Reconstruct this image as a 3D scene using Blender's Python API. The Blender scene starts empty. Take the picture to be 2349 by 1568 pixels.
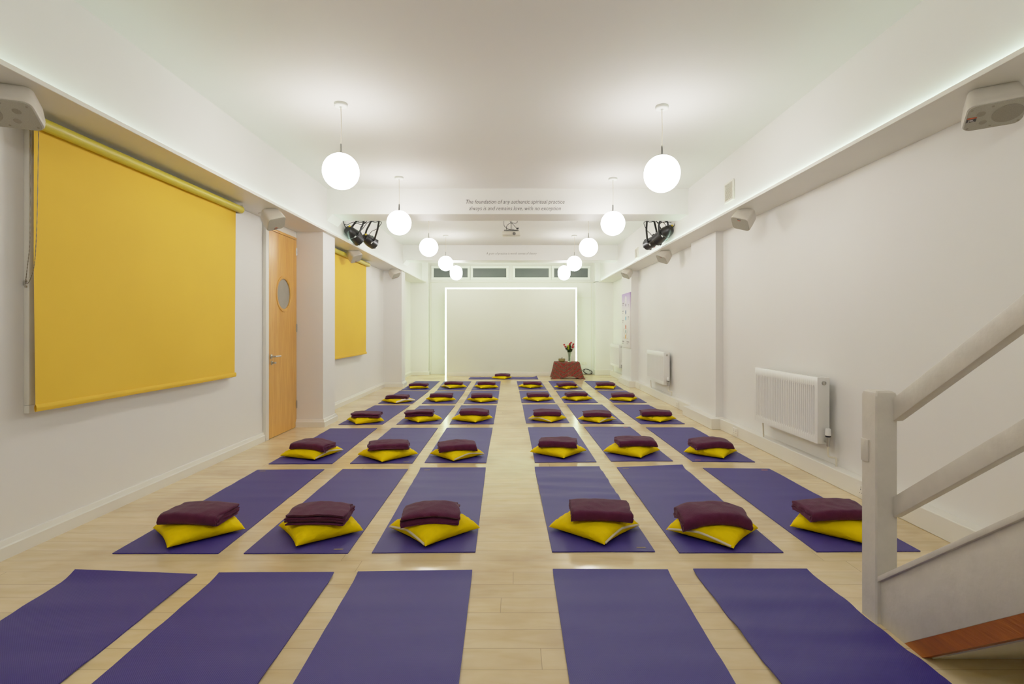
import bpy, bmesh, math, random
from mathutils import Vector, Matrix, noise
SC = bpy.context.scene
COL = SC.collection
PI = math.pi
# ------------------------------------------------------------------ camera geometry
F, U0, V0, H = 1220.0, 1180.0, 752.0, 1.30      # focal length in pixels, principal point, eye height
def gnd(px, py, z=0.0):
    """the point at height z that the photo shows at (px, py)"""
    Y = (H - z) * F / (py - V0)
    return Vector(((px - U0) * Y / F, Y, z))
def atY(px, py, Y):
    return Vector(((px - U0) * Y / F, Y, H - (py - V0) * Y / F))

cd = bpy.data.cameras.new('camera')
cam = bpy.data.objects.new('camera', cd)
COL.objects.link(cam)
cam.location = (0, 0, H)
cam.rotation_euler = (PI / 2, 0, 0)
cd.sensor_width = 36.0
cd.lens = 36.0 * F / 2349.0
cd.shift_x = (1174.5 - U0) / 2349.0
cd.shift_y = -(784.0 - V0) / 2349.0
cd.clip_start = 0.05
SC.camera = cam

# ------------------------------------------------------------------ helpers
def lin(r, g, b):
    f = lambda c: (c / 255 / 12.92) if c / 255 <= 0.04045 else ((c / 255 + 0.055) / 1.055) ** 2.4
    return (f(r), f(g), f(b), 1.0)

MATS = {}
def mat(name, col, rough=0.6, metal=0.0, spec=0.5, emit=None, strength=0.0, nscale=0, namp=0.0, bump=0.0, bscale=60, sheen=0.0, coat=0.0, trans=0.0, ior=1.45, stretch=(1, 1, 1)):
    m = bpy.data.materials.new(name)
    m.use_nodes = True
    nt = m.node_tree
    b = nt.nodes['Principled BSDF']
    b.inputs['Base Color'].default_value = col
    b.inputs['Roughness'].default_value = rough
    b.inputs['Metallic'].default_value = metal
    b.inputs['Specular IOR Level'].default_value = spec
    b.inputs['IOR'].default_value = ior
    b.inputs['Sheen Weight'].default_value = sheen
    b.inputs['Coat Weight'].default_value = coat
    b.inputs['Transmission Weight'].default_value = trans
    if emit:
        b.inputs['Emission Color'].default_value = emit
        b.inputs['Emission Strength'].default_value = strength
    tc = nt.nodes.new('ShaderNodeTexCoord')
    mp = nt.nodes.new('ShaderNodeMapping')
    mp.inputs['Scale'].default_value = stretch
    nt.links.new(tc.outputs['Object'], mp.inputs['Vector'])
    if namp > 0:
        n = nt.nodes.new('ShaderNodeTexNoise')
        n.inputs['Scale'].default_value = nscale
        n.inputs['Detail'].default_value = 4
        nt.links.new(mp.outputs[0], n.inputs['Vector'])
        hs = nt.nodes.new('ShaderNodeMix'); hs.data_type = 'RGBA'
        c = col
        hs.inputs[6].default_value = (c[0] * (1 - namp), c[1] * (1 - namp), c[2] * (1 - namp), 1)
        hs.inputs[7].default_value = (min(1, c[0] * (1 + namp)), min(1, c[1] * (1 + namp)), min(1, c[2] * (1 + namp)), 1)
        rg = nt.nodes.new('ShaderNodeMapRange')
        rg.inputs[1].default_value = 0.3; rg.inputs[2].default_value = 0.7
        nt.links.new(n.outputs['Fac'], rg.inputs[0])
        nt.links.new(rg.outputs[0], hs.inputs[0])
        nt.links.new(hs.outputs[2], b.inputs['Base Color'])
    if bump > 0:
        n2 = nt.nodes.new('ShaderNodeTexNoise')
        n2.inputs['Scale'].default_value = bscale
        n2.inputs['Detail'].default_value = 3
        nt.links.new(mp.outputs[0], n2.inputs['Vector'])
        bp = nt.nodes.new('ShaderNodeBump')
        bp.inputs['Strength'].default_value = bump
        bp.inputs['Distance'].default_value = 0.01
        nt.links.new(n2.outputs['Fac'], bp.inputs['Height'])
        nt.links.new(bp.outputs[0], b.inputs['Normal'])
    MATS[name] = m
    return m

class MB:
    """collects shapes into one mesh"""
    def __init__(self):
        self.bm = bmesh.new()
    def box(self, x0, x1, y0, y1, z0, z1, bev=0.0, seg=2, M=None):
        vs = [self.bm.verts.new((x, y, z)) for z in (z0, z1) for y in (y0, y1) for x in (x0, x1)]
        fs = [(0, 2, 3, 1), (4, 5, 7, 6), (0, 1, 5, 4), (1, 3, 7, 5), (3, 2, 6, 7), (2, 0, 4, 6)]
        faces = [self.bm.faces.new([vs[i] for i in f]) for f in fs]
        if bev > 0:
            es = list({e for f in faces for e in f.edges})
            r = bmesh.ops.bevel(self.bm, geom=es, offset=bev, segments=seg, affect='EDGES', profile=0.5)
            vs = list({v for f in r['faces'] for v in f.verts} | {v for v in vs if v.is_valid})
        if M is not None:
            for v in vs:
                v.co = M @ v.co
        return self
    def prism(self, pts, axis, a0, a1, bev=0.0):
        """extrude a polygon: axis 'x' takes (y,z), 'y' takes (x,z), 'z' takes (x,y)"""
        def P(p, a):
            return (a, p[0], p[1]) if axis == 'x' else (p[0], a, p[1]) if axis == 'y' else (p[0], p[1], a)
        A = [self.bm.verts.new(P(p, a0)) for p in pts]
        B = [self.bm.verts.new(P(p, a1)) for p in pts]
        n = len(pts)
        fs = [self.bm.faces.new(A), self.bm.faces.new(B[::-1])]
        for i in range(n):
            fs.append(self.bm.faces.new((A[i], B[i], B[(i + 1) % n], A[(i + 1) % n])))
        if bev > 0:
            es = list({e for f in fs for e in f.edges})
            bmesh.ops.bevel(self.bm, geom=es, offset=bev, segments=2, affect='EDGES', profile=0.5)
        return self
    def quad(self, *p):
        self.bm.faces.new([self.bm.verts.new(q) for q in p])
        return self
    def tube(self, pts, r, n=8, cap=True, closed=False):
        pts = [Vector(p) for p in pts]
        rings = []
        L = len(pts)
        prev = None
        for i, p in enumerate(pts):
            a = pts[(i - 1) % L] if closed or i > 0 else p
            c = pts[(i + 1) % L] if closed or i < L - 1 else p
            t = (c - a).normalized() if (c - a).length > 1e-9 else Vector((0, 0, 1))
            if prev is None:
                up = Vector((0, 0, 1)) if abs(t.z) < 0.9 else Vector((1, 0, 0))
                x = t.cross(up).normalized()
            else:
                x = (prev - t * prev.dot(t))
                x = x.normalized() if x.length > 1e-6 else t.orthogonal().normalized()
            prev = x
            y = t.cross(x)
            rr = r[i] if isinstance(r, (list, tuple)) else r
            rings.append([self.bm.verts.new(p + (x * math.cos(k * 2 * PI / n) + y * math.sin(k * 2 * PI / n)) * rr) for k in range(n)])
        m = L if closed else L - 1
        for i in range(m):
            A, B = rings[i], rings[(i + 1) % L]
            for k in range(n):
                self.bm.faces.new((A[k], A[(k + 1) % n], B[(k + 1) % n], B[k]))
        if cap and not closed:
            self.bm.faces.new(rings[0][::-1]); self.bm.faces.new(rings[-1])
        return self
    def lathe(self, prof, n=24, M=None, cap=True):
        """profile of (radius, height) turned around z"""
        rings = []
        for r, z in prof:
            ring = []
            for k in range(n):
                v = Vector((max(r, 1e-5) * math.cos(k * 2 * PI / n), max(r, 1e-5) * math.sin(k * 2 * PI / n), z))
                ring.append(self.bm.verts.new(M @ v if M is not None else v))
            rings.append(ring)
        for A, B in zip(rings, rings[1:]):
            for k in range(n):
                self.bm.faces.new((A[k], A[(k + 1) % n], B[(k + 1) % n], B[k]))
        if cap:
            self.bm.faces.new(rings[0][::-1]); self.bm.faces.new(rings[-1])
        return self
    def grid(self, fn, nu, nv, flip=False):
        V = [[self.bm.verts.new(fn(i / nu, j / nv)) for j in range(nv + 1)] for i in range(nu + 1)]
        for i in range(nu):
            for j in range(nv):
                q = (V[i][j], V[i + 1][j], V[i + 1][j + 1], V[i][j + 1])
                self.bm.faces.new(q[::-1] if flip else q)
        return V
    def build(self, name, m, parent=None, smooth=True, loc=None, angle=0.6):
        bmesh.ops.recalc_face_normals(self.bm, faces=self.bm.faces[:])
        me = bpy.data.meshes.new(name)
        if smooth:
            for f in self.bm.faces:
                f.smooth = True
            for e in self.bm.edges:
                if len(e.link_faces) == 2 and e.calc_face_angle(0) > angle:
                    e.smooth = False
        self.bm.to_mesh(me)
        self.bm.free()
        if isinstance(m, (list, tuple)):
            for q in m: me.materials.append(q)
        else:
            me.materials.append(m)
        o = bpy.data.objects.new(name, me)
        COL.objects.link(o)
        if parent is not None:
            o.parent = parent
        if loc is not None:
            o.location = loc
        return o

def tag(o, label=None, cat=None, group=None, kind=None):
    if label: o['label'] = label
    if cat: o['category'] = cat
    if group: o['group'] = group
    if kind: o['kind'] = kind
    return o
def thing(name, label, cat, loc=(0, 0, 0), rot=(0, 0, 0), group=None):
    o = bpy.data.objects.new(name, None)
    o.empty_display_size = 0.05
    COL.objects.link(o)
    o.location = loc
    o.rotation_euler = rot
    return tag(o, label, cat, group)
def struct(mb, name, m, label=None, parent=None, smooth=False):
    o = mb.build(name, m, parent, smooth=smooth)
    if parent is None:
        o['kind'] = 'structure'
        o['category'] = name.split('_')[0]
        if label: o['label'] = label
    return o
def copy_tree(o, parent=None):
    c = o.copy(); COL.objects.link(c)
    if parent is not None: c.parent = parent
    for ch in list(o.children):
        copy_tree(ch, c)
    return c
def text_mesh(body, size, m, name, parent, shear=0.0, M=None, thin=0.0, spacing=1.0, line=1.0, align='CENTER'):
    cu = bpy.data.curves.new(name, 'FONT')
    cu.body = body; cu.size = size; cu.align_x = align; cu.align_y = 'CENTER'
    cu.shear = shear; cu.offset = thin; cu.space_character = spacing; cu.space_line = line
    cu.resolution_u = 3
    tmp = bpy.data.objects.new(name, cu)
    COL.objects.link(tmp)
    dg = bpy.context.evaluated_depsgraph_get()
    me = bpy.data.meshes.new_from_object(tmp.evaluated_get(dg))
    bpy.data.objects.remove(tmp)
    if M is not None: me.transform(M)
    me.materials.clear(); me.materials.append(m)
    o = bpy.data.objects.new(name, me); COL.objects.link(o)
    if parent is not None: o.parent = parent
    return o

# ------------------------------------------------------------------ materials
W = mat('wall_paint', lin(233, 231, 226), 0.55, spec=0.3, nscale=1.2, namp=0.015, bump=0.02, bscale=40)
WC = mat('ceiling_paint', lin(228, 225, 220), 0.7, spec=0.2, nscale=0.8, namp=0.015, bump=0.015, bscale=30)
WT = mat('gloss_trim_paint', lin(230, 227, 216), 0.35, spec=0.4, nscale=3, namp=0.02)
PANEL = mat('panel_paint', lin(228, 230, 214), 0.6, spec=0.3, nscale=1, namp=0.01)
STAIRW = mat('stair_gloss_paint', lin(206, 198, 184), 0.38, spec=0.45, nscale=14, namp=0.05, bump=0.25, bscale=22)
STAIRB = mat('bare_stained_wood', lin(140, 70, 18), 0.45, nscale=8, namp=0.35, bump=0.2, bscale=30, stretch=(1, 0.3, 3))
SOFF = mat('stair_underside_paint', lin(205, 200, 180), 0.6, nscale=5, namp=0.06)
CHROME = mat('brushed_steel', lin(190, 188, 182), 0.28, metal=1.0)
CHAIN = mat('dull_bead_chain', lin(120, 108, 88), 0.5, metal=0.4)
BLACK = mat('black_metal', lin(22, 22, 22), 0.35, spec=0.5)
BLACKP = mat('black_rubber', lin(16, 16, 17), 0.5)
DGLASS = mat('dark_lens', lin(10, 12, 14), 0.1)
SPK = mat('speaker_plastic', lin(205, 198, 184), 0.5, nscale=30, namp=0.02)
SPKG = mat('speaker_grille', lin(160, 155, 138), 0.6, nscale=300, namp=0.12)
SPKD = mat('speaker_cone_mesh', lin(134, 128, 112), 0.65, nscale=400, namp=0.2)
RAD = mat('radiator_enamel', lin(232, 231, 226), 0.3, spec=0.5)
PIPE = mat('cream_pipe', lin(226, 218, 196), 0.4)
GLOBE = mat('lit_opal_glass', lin(255, 252, 245), 0.3, emit=(1.0, 0.972, 0.945, 1), strength=20.8)
LED = mat('led_cove_strip', lin(240, 255, 240), 0.5, emit=(0.70, 1.0, 0.80, 1), strength=10.0)
LEDP = mat('led_panel_strip', lin(245, 255, 240), 0.5, emit=(0.74, 1.0, 0.60, 1), strength=12.0)
CORD = mat('pale_flex', lin(225, 215, 195), 0.5)
YEL = mat('yellow_cotton', lin(236, 198, 0), 0.8, spec=0.06, nscale=6, namp=0.06, bump=0.45, bscale=26)
ZIP = mat('zip_tape', lin(205, 190, 150), 0.6)
LINING = mat('white_lining', lin(228, 218, 196), 0.8, bump=0.6, bscale=25)
PLUM = mat('plum_fleece', lin(72, 28, 51), 0.95, spec=0.06, nscale=25, namp=0.10, bump=0.25, bscale=130, sheen=0.10)
TAGG = mat('grey_woven_label', lin(125, 108, 88), 0.8, nscale=200, namp=0.2)
TAGO = mat('orange_woven_label', lin(215, 110, 50), 0.8, nscale=90, namp=0.2)
BLIND = mat('yellow_blind_fabric', lin(240, 190, 52), 0.75, spec=0.2, nscale=1.2, namp=0.035, bump=0.08, bscale=350)
ROLL = mat('lime_roller_tube', lin(206, 190, 52), 0.45)  # lime is partly reflected light put into the tube's colour
GREYG = mat('frosted_grey_glass', lin(84, 90, 88), 0.35, spec=0.5, nscale=1.5, namp=0.25)
PORTG = mat('porthole_glass', lin(150, 145, 130), 0.08, spec=0.6, nscale=2.5, namp=0.18)
UPVC = mat('white_window_frame', lin(238, 240, 234), 0.35)
VENT = mat('vent_plastic', lin(232, 228, 214), 0.45)
VENTD = mat('vent_slot', lin(150, 138, 112), 0.7)
INK = mat('dark_lettering', lin(58, 55, 54), 0.7)
INK3 = mat('pale_grey_print', lin(150, 144, 148), 0.7)
INK2 = mat('grey_lettering', lin(95, 88, 88), 0.7)
SOCK = mat('socket_plastic', lin(232, 228, 216), 0.35)
SOCKD = mat('socket_slot', lin(60, 55, 50), 0.6)
BOWL = mat('old_brass', lin(140, 122, 70), 0.4, metal=0.55, nscale=40, namp=0.2)
STEM = mat('flower_stem_green', lin(64, 96, 34), 0.6, nscale=30, namp=0.2)
LEAFD = mat('dark_leaf', lin(40, 62, 34), 0.55, nscale=20, namp=0.2)
RED = mat('red_petals', lin(186, 18, 30), 0.6, nscale=60, namp=0.3)
LIME = mat('lime_petals', lin(176, 190, 40), 0.6, nscale=60, namp=0.25)
PEACH = mat('peach_petals', lin(240, 170, 125), 0.6, nscale=50, namp=0.15)
VGLASS = mat('vase_glass', lin(212, 230, 200), 0.05, trans=0.85, ior=1.3)
TABLEW = mat('dark_table_wood', lin(60, 38, 24), 0.5, nscale=12, namp=0.25, stretch=(1, 6, 6))
BADGE = mat('black_badge', lin(16, 14, 16), 0.4)
BADGEO = mat('orange_badge_band', lin(232, 92, 40), 0.5)
BADGEW = mat('white_badge_letters', lin(235, 232, 228), 0.5)
PROJ = mat('projector_shell', lin(214, 208, 192), 0.45)
PROJG = mat('projector_ports', lin(120, 118, 110), 0.5, nscale=120, namp=0.35)
YELCAP = mat('yellow_connector', lin(225, 190, 20), 0.5)
GREENDOT = mat('green_mark', lin(20, 130, 80), 0.5)
REDDOT = mat('red_mark', lin(200, 50, 45), 0.5)

def floor_material():
    m = bpy.data.materials.new('whitewashed_floorboards'); m.use_nodes = True
    nt = m.node_tree; N = nt.nodes; L = nt.links
    b = N['Principled BSDF']
    tc = N.new('ShaderNodeTexCoord')
    br = N.new('ShaderNodeTexBrick')
    br.offset = 0.0; br.offset_frequency = 2; br.squash = 1.0
    br.inputs['Color1'].default_value = (0.0, 0, 0, 1); br.inputs['Color2'].default_value = (1, 1, 1, 1)
    br.inputs['Mortar'].default_value = (0.5, 0.5, 0.5, 1)
    br.inputs['Scale'].default_value = 1.0
    br.inputs['Mortar Size'].default_value = 0.0016
    br.inputs['Mortar Smooth'].default_value = 0.3
    br.inputs['Brick Width'].default_value = 2.7
    br.inputs['Row Height'].default_value = 0.135
    sp = N.new('ShaderNodeSeparateXYZ'); L.new(tc.outputs['Object'], sp.inputs[0])
    dv = N.new('ShaderNodeMath'); dv.operation = 'DIVIDE'; dv.inputs[1].default_value = 0.135
    fl = N.new('ShaderNodeMath'); fl.operation = 'FLOOR'
    wn_ = N.new('ShaderNodeTexWhiteNoise'); wn_.noise_dimensions = '1D'
    sh = N.new('ShaderNodeMath'); sh.operation = 'MULTIPLY_ADD'; sh.inputs[1].default_value = 2.7
    cx3 = N.new('ShaderNodeCombineXYZ')
    L.new(sp.outputs[1], dv.inputs[0]); L.new(dv.outputs[0], fl.inputs[0]); L.new(fl.outputs[0], wn_.inputs['W'])
    L.new(wn_.outputs['Value'], sh.inputs[0]); L.new(sp.outputs[0], sh.inputs[2])
    L.new(sh.outputs[0], cx3.inputs[0]); L.new(sp.outputs[1], cx3.inputs[1])
    L.new(cx3.outputs[0], br.inputs['Vector'])
    mp = N.new('ShaderNodeMapping'); mp.inputs['Scale'].default_value = (1.7, 7.5, 1)
    add = N.new('ShaderNodeVectorMath'); add.operation = 'ADD'
    sc = N.new('ShaderNodeVectorMath'); sc.operation = 'SCALE'; sc.inputs['Scale'].default_value = 9.0
    L.new(br.outputs['Color'], sc.inputs[0])
    L.new(tc.outputs['Object'], mp.inputs['Vector'])
    L.new(mp.outputs[0], add.inputs[0]); L.new(sc.outputs[0], add.inputs[1])
    g = N.new('ShaderNodeTexNoise'); g.inputs['Scale'].default_value = 2.2; g.inputs['Detail'].default_value = 5; g.inputs['Roughness'].default_value = 0.5
    g.inputs['Distortion'].default_value = 0.6
    L.new(add.outputs[0], g.inputs['Vector'])
    big = N.new('ShaderNodeTexNoise'); big.inputs['Scale'].default_value = 1.3; big.inputs['Detail'].default_value = 4
    L.new(tc.outputs['Object'], big.inputs['Vector'])
    ramp = N.new('ShaderNodeValToRGB')
    e = ramp.color_ramp.elements
    e[0].position = 0.22; e[0].color = lin(210, 182, 128)
    e[1].position = 0.78; e[1].color = lin(226, 205, 160)
    e.new(0.5).color = lin(219, 195, 146)
    L.new(g.outputs['Fac'], ramp.inputs['Fac'])
    # board to board tone
    mixb = N.new('ShaderNodeMix'); mixb.data_type = 'RGBA'; mixb.blend_type = 'MULTIPLY'; mixb.inputs[0].default_value = 1.0
    rb = N.new('ShaderNodeMapRange'); rb.inputs[3].default_value = 0.95; rb.inputs[4].default_value = 1.04
    L.new(br.outputs['Color'], rb.inputs[0])
    cb = N.new('ShaderNodeCombineColor'); [L.new(rb.outputs[0], cb.inputs[i]) for i in range(3)]
    L.new(ramp.outputs[0], mixb.inputs[6]); L.new(cb.outputs[0], mixb.inputs[7])
    # worn blotches
    mixw = N.new('ShaderNodeMix'); mixw.data_type = 'RGBA'; mixw.blend_type = 'MULTIPLY'
    mixw.inputs[7].default_value = lin(222, 214, 196)
    rw = N.new('ShaderNodeMapRange'); rw.inputs[1].default_value = 0.45; rw.inputs[2].default_value = 0.7
    L.new(big.outputs['Fac'], rw.inputs[0]); L.new(rw.outputs[0], mixw.inputs[0]); L.new(mixb.outputs[2], mixw.inputs[6])
    # knots
    vo = N.new('ShaderNodeTexVoronoi'); vo.inputs['Scale'].default_value = 2.3; vo.inputs['Randomness'].default_value = 1.0
    mk = N.new('ShaderNodeMapping'); mk.inputs['Scale'].default_value = (1.0, 1.7, 1)
    L.new(tc.outputs['Object'], mk.inputs['Vector']); L.new(mk.outputs[0], vo.inputs['Vector'])
    rk = N.new('ShaderNodeMapRange'); rk.inputs[1].default_value = 0.022; rk.inputs[2].default_value = 0.045; rk.inputs[3].default_value = 0.55; rk.inputs[4].default_value = 0.0
    L.new(vo.outputs['Distance'], rk.inputs[0])
    mixk = N.new('ShaderNodeMix'); mixk.data_type = 'RGBA'; mixk.inputs[7].default_value = lin(140, 116, 80)
    L.new(rk.outputs[0], mixk.inputs[0]); L.new(mixw.outputs[2], mixk.inputs[6])
    # seams
    mixm = N.new('ShaderNodeMix'); mixm.data_type = 'RGBA'; mixm.inputs[7].default_value = lin(120, 98, 66)
    ms = N.new('ShaderNodeMath'); ms.operation = 'MULTIPLY'; ms.inputs[1].default_value = 0.6
    L.new(br.outputs['Fac'], ms.inputs[0]); L.new(ms.outputs[0], mixm.inputs[0]); L.new(mixk.outputs[2], mixm.inputs[6])
    L.new(mixm.outputs[2], b.inputs['Base Color'])
    rr = N.new('ShaderNodeMapRange'); rr.inputs[3].default_value = 0.12; rr.inputs[4].default_value = 0.22
    L.new(g.outputs['Fac'], rr.inputs[0]); L.new(rr.outputs[0], b.inputs['Roughness'])
    b.inputs['Specular IOR Level'].default_value = 0.5
    bp = N.new('ShaderNodeBump'); bp.inputs['Strength'].default_value = 0.05; bp.inputs['Distance'].default_value = 0.004
    mm = N.new('ShaderNodeMath'); mm.operation = 'SUBTRACT'
    L.new(g.outputs['Fac'], mm.inputs[0]); L.new(br.outputs['Fac'], mm.inputs[1])
    L.new(mm.outputs[0], bp.inputs['Height']); L.new(bp.outputs[0], b.inputs['Normal'])
    return m
FLOOR = floor_material()

def mat_material():
    m = bpy.data.materials.new('purple_mat_foam'); m.use_nodes = True
    nt = m.node_tree; N = nt.nodes; L = nt.links
    b = N['Principled BSDF']
    tc = N.new('ShaderNodeTexCoord'); oi = N.new('ShaderNodeObjectInfo')
    n = N.new('ShaderNodeTexNoise'); n.inputs['Scale'].default_value = 5; n.inputs['Detail'].default_value = 6
    L.new(tc.outputs['Object'], n.inputs['Vector'])
    mx = N.new('ShaderNodeMix'); mx.data_type = 'RGBA'
    mx.inputs[6].default_value = lin(46, 36, 112); mx.inputs[7].default_value = lin(54, 44, 118)
    L.new(n.outputs['Fac'], mx.inputs[0])
    mo = N.new('ShaderNodeMix'); mo.data_type = 'RGBA'; mo.inputs[7].default_value = lin(38, 28, 112)
    mr = N.new('ShaderNodeMath'); mr.operation = 'MULTIPLY'; mr.inputs[1].default_value = 0.7
    L.new(oi.outputs['Random'], mr.inputs[0]); L.new(mr.outputs[0], mo.inputs[0]); L.new(mx.outputs[2], mo.inputs[6])
    # woven texture
    sx = N.new('ShaderNodeSeparateXYZ'); L.new(tc.outputs['Object'], sx.inputs[0])
    outs = []
    for ax in (0, 1):
        a = N.new('ShaderNodeMath'); a.operation = 'MULTIPLY'; a.inputs[1].default_value = 2 * PI / 0.0075
        s = N.new('ShaderNodeMath'); s.operation = 'SINE'
        L.new(sx.outputs[ax], a.inputs[0]); L.new(a.outputs[0], s.inputs[0]); outs.append(s)
    pr = N.new('ShaderNodeMath'); pr.operation = 'MULTIPLY'
    L.new(outs[0].outputs[0], pr.inputs[0]); L.new(outs[1].outputs[0], pr.inputs[1])
    mg = N.new('ShaderNodeMapRange'); mg.inputs[1].default_value = -1; mg.inputs[3].default_value = 0.82; mg.inputs[4].default_value = 1.18
    L.new(pr.outputs[0], mg.inputs[0])
    cc = N.new('ShaderNodeCombineColor'); [L.new(mg.outputs[0], cc.inputs[i]) for i in range(3)]
    mw = N.new('ShaderNodeMix'); mw.data_type = 'RGBA'; mw.blend_type = 'MULTIPLY'; mw.inputs[0].default_value = 1
    L.new(mo.outputs[2], mw.inputs[6]); L.new(cc.outputs[0], mw.inputs[7])
    L.new(mw.outputs[2], b.inputs['Base Color'])
    b.inputs['Roughness'].default_value = 0.55
    b.inputs['Specular IOR Level'].default_value = 0.30
    bp = N.new('ShaderNodeBump'); bp.inputs['Strength'].default_value = 0.25; bp.inputs['Distance'].default_value = 0.002
    L.new(pr.outputs[0], bp.inputs['Height']); L.new(bp.outputs[0], b.inputs['Normal'])
    return m
MATM = mat_material()

def wood_door_material():
    m = bpy.data.materials.new('oak_veneer'); m.use_nodes = True
    nt = m.node_tree; N = nt.nodes; L = nt.links
    b = N['Principled BSDF']
    tc = N.new('ShaderNodeTexCoord'); mp = N.new('ShaderNodeMapping'); mp.inputs['Scale'].default_value = (3, 9, 0.7)
    L.new(tc.outputs['Object'], mp.inputs['Vector'])
    g = N.new('ShaderNodeTexNoise'); g.inputs['Scale'].default_value = 2.6; g.inputs['Detail'].default_value = 8; g.inputs['Distortion'].default_value = 1.2
    L.new(mp.outputs[0], g.inputs['Vector'])
    r = N.new('ShaderNodeValToRGB'); e = r.color_ramp.elements
    e[0].position = 0.3; e[0].color = lin(204, 138, 44); e[1].position = 0.7; e[1].color = lin(224, 166, 72)
    L.new(g.outputs['Fac'], r.inputs['Fac'])
    L.new(r.outputs[0], b.inputs['Base Color'])
    b.inputs['Roughness'].default_value = 0.32
    return m
OAK = wood_door_material()

def paisley_material():
    m = bpy.data.materials.new('red_paisley_cloth'); m.use_nodes = True
    nt = m.node_tree; N = nt.nodes; L = nt.links
    b = N['Principled BSDF']
    tc = N.new('ShaderNodeTexCoord'); s = N.new('ShaderNodeSeparateXYZ'); L.new(tc.outputs['Object'], s.inputs[0])
    ab = N.new('ShaderNodeMath'); ab.operation = 'ABSOLUTE'
    off = N.new('ShaderNodeMath'); off.operation = 'ADD'; off.inputs[1].default_value = 0.10
    L.new(s.outputs[0], off.inputs[0]); L.new(off.outputs[0], ab.inputs[0])
    k = N.new('ShaderNodeMath'); k.operation = 'MULTIPLY'; k.inputs[1].default_value = 0.7
    L.new(ab.outputs[0], k.inputs[0])
    sb = N.new('ShaderNodeMath'); sb.operation = 'SUBTRACT'; L.new(s.outputs[2], sb.inputs[0]); L.new(k.outputs[0], sb.inputs[1])
    nz = N.new('ShaderNodeTexNoise'); nz.inputs['Scale'].default_value = 40; nz.inputs['Detail'].default_value = 3
    L.new(tc.outputs['Object'], nz.inputs['Vector'])
    wv = N.new('ShaderNodeMath'); wv.operation = 'MULTIPLY'; wv.inputs[1].default_value = 2 * PI / 0.10
    L.new(sb.outputs[0], wv.inputs[0])
    nadd = N.new('ShaderNodeMath'); nadd.operation = 'MULTIPLY_ADD'; nadd.inputs[1].default_value = 9.0
    L.new(nz.outputs['Fac'], nadd.inputs[0]); L.new(wv.outputs[0], nadd.inputs[2])
    si = N.new('ShaderNodeMath'); si.operation = 'SINE'; L.new(nadd.outputs[0], si.inputs[0])
    r = N.new('ShaderNodeValToRGB'); r.color_ramp.interpolation = 'CONSTANT'
    e = r.color_ramp.elements
    e[0].position = 0.0; e[0].color = lin(84, 56, 40)
    e[1].position = 0.40; e[1].color = lin(124, 12, 20)
    e.new(0.52).color = lin(104, 74, 52); e.new(0.80).color = lin(128, 16, 24)
    mr = N.new('ShaderNodeMapRange'); mr.inputs[1].default_value = -1; L.new(si.outputs[0], mr.inputs[0]); L.new(mr.outputs[0], r.inputs['Fac'])
    vo = N.new('ShaderNodeTexVoronoi'); vo.inputs['Scale'].default_value = 62; L.new(tc.outputs['Object'], vo.inputs['Vector'])
    rv = N.new('ShaderNodeMapRange'); rv.inputs[1].default_value = 0.26; rv.inputs[2].default_value = 0.20; L.new(vo.outputs['Distance'], rv.inputs[0])
    vc = N.new('ShaderNodeValToRGB'); vc.color_ramp.interpolation = 'CONSTANT'
    ve = vc.color_ramp.elements; ve[0].color = lin(150, 128, 96); ve[1].position = 0.4; ve[1].color = lin(180, 22, 34); ve.new(0.7).color = lin(58, 58, 36)
    sv = N.new('ShaderNodeSeparateColor'); L.new(vo.outputs['Color'], sv.inputs[0]); L.new(sv.outputs[0], vc.inputs['Fac'])
    mx = N.new('ShaderNodeMix'); mx.data_type = 'RGBA'
    L.new(rv.outputs[0], mx.inputs[0]); L.new(r.outputs[0], mx.inputs[6]); L.new(vc.outputs[0], mx.inputs[7])
    L.new(mx.outputs[2], b.inputs['Base Color'])
    b.inputs['Roughness'].default_value = 0.8; b.inputs['Specular IOR Level'].default_value = 0.2
    return m
PAIS = paisley_material()

def chart_material():
    m = bpy.data.materials.new('lilac_to_white_print'); m.use_nodes = True
    nt = m.node_tree; N = nt.nodes; L = nt.links
    b = N['Principled BSDF']; b.inputs['Roughness'].default_value = 0.5
    tc = N.new('ShaderNodeTexCoord'); s = N.new('ShaderNodeSeparateXYZ'); L.new(tc.outputs['Object'], s.inputs[0])
    mr = N.new('ShaderNodeMapRange'); mr.inputs[1].default_value = 0.62; mr.inputs[2].default_value = 0.18; L.new(s.outputs[2], mr.inputs[0])
    r = N.new('ShaderNodeValToRGB'); e = r.color_ramp.elements
    e[0].color = lin(166, 130, 196); e[1].color = lin(232, 228, 224)
    L.new(mr.outputs[0], r.inputs['Fac']); L.new(r.outputs[0], b.inputs['Base Color'])
    return m
CHART = chart_material()

# ------------------------------------------------------------------ room shell
XL, XR = -2.89, 2.73            # lower walls
UL, UR = -2.573, 2.392          # set-in upper walls above the shelves
YF, YB = -3.2, 15.05            # wall behind the camera, end wall
ZS, ZT, ZC = 2.562, 2.590, 3.215  # shelf underside, shelf top, ceiling
T = 0.12
struct(MB().box(XL - T, XR + T, YF - T, YB + T, -0.08, 0.0), 'floor', FLOOR, 'pale whitewashed floorboards laid across the room')
struct(MB().box(XL - T, XR + T, YF - T, YB + T, ZC, ZC + 0.1), 'ceiling', WC, 'plain white ceiling above the globe lamps')
struct(MB().box(XL - T, XL, YF - T, YB, 0, ZS), 'wall_left', W, 'white wall with the yellow blinds and the wooden door')
struct(MB().box(XR, XR + T, YF - T, YB, 0, ZS), 'wall_right', W, 'white wall with the radiators')
struct(MB().box(XL - T, UL, YF, YB, ZT, ZC), 'wall_left_upper', W, 'upper white wall above the left lit shelf')
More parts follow.
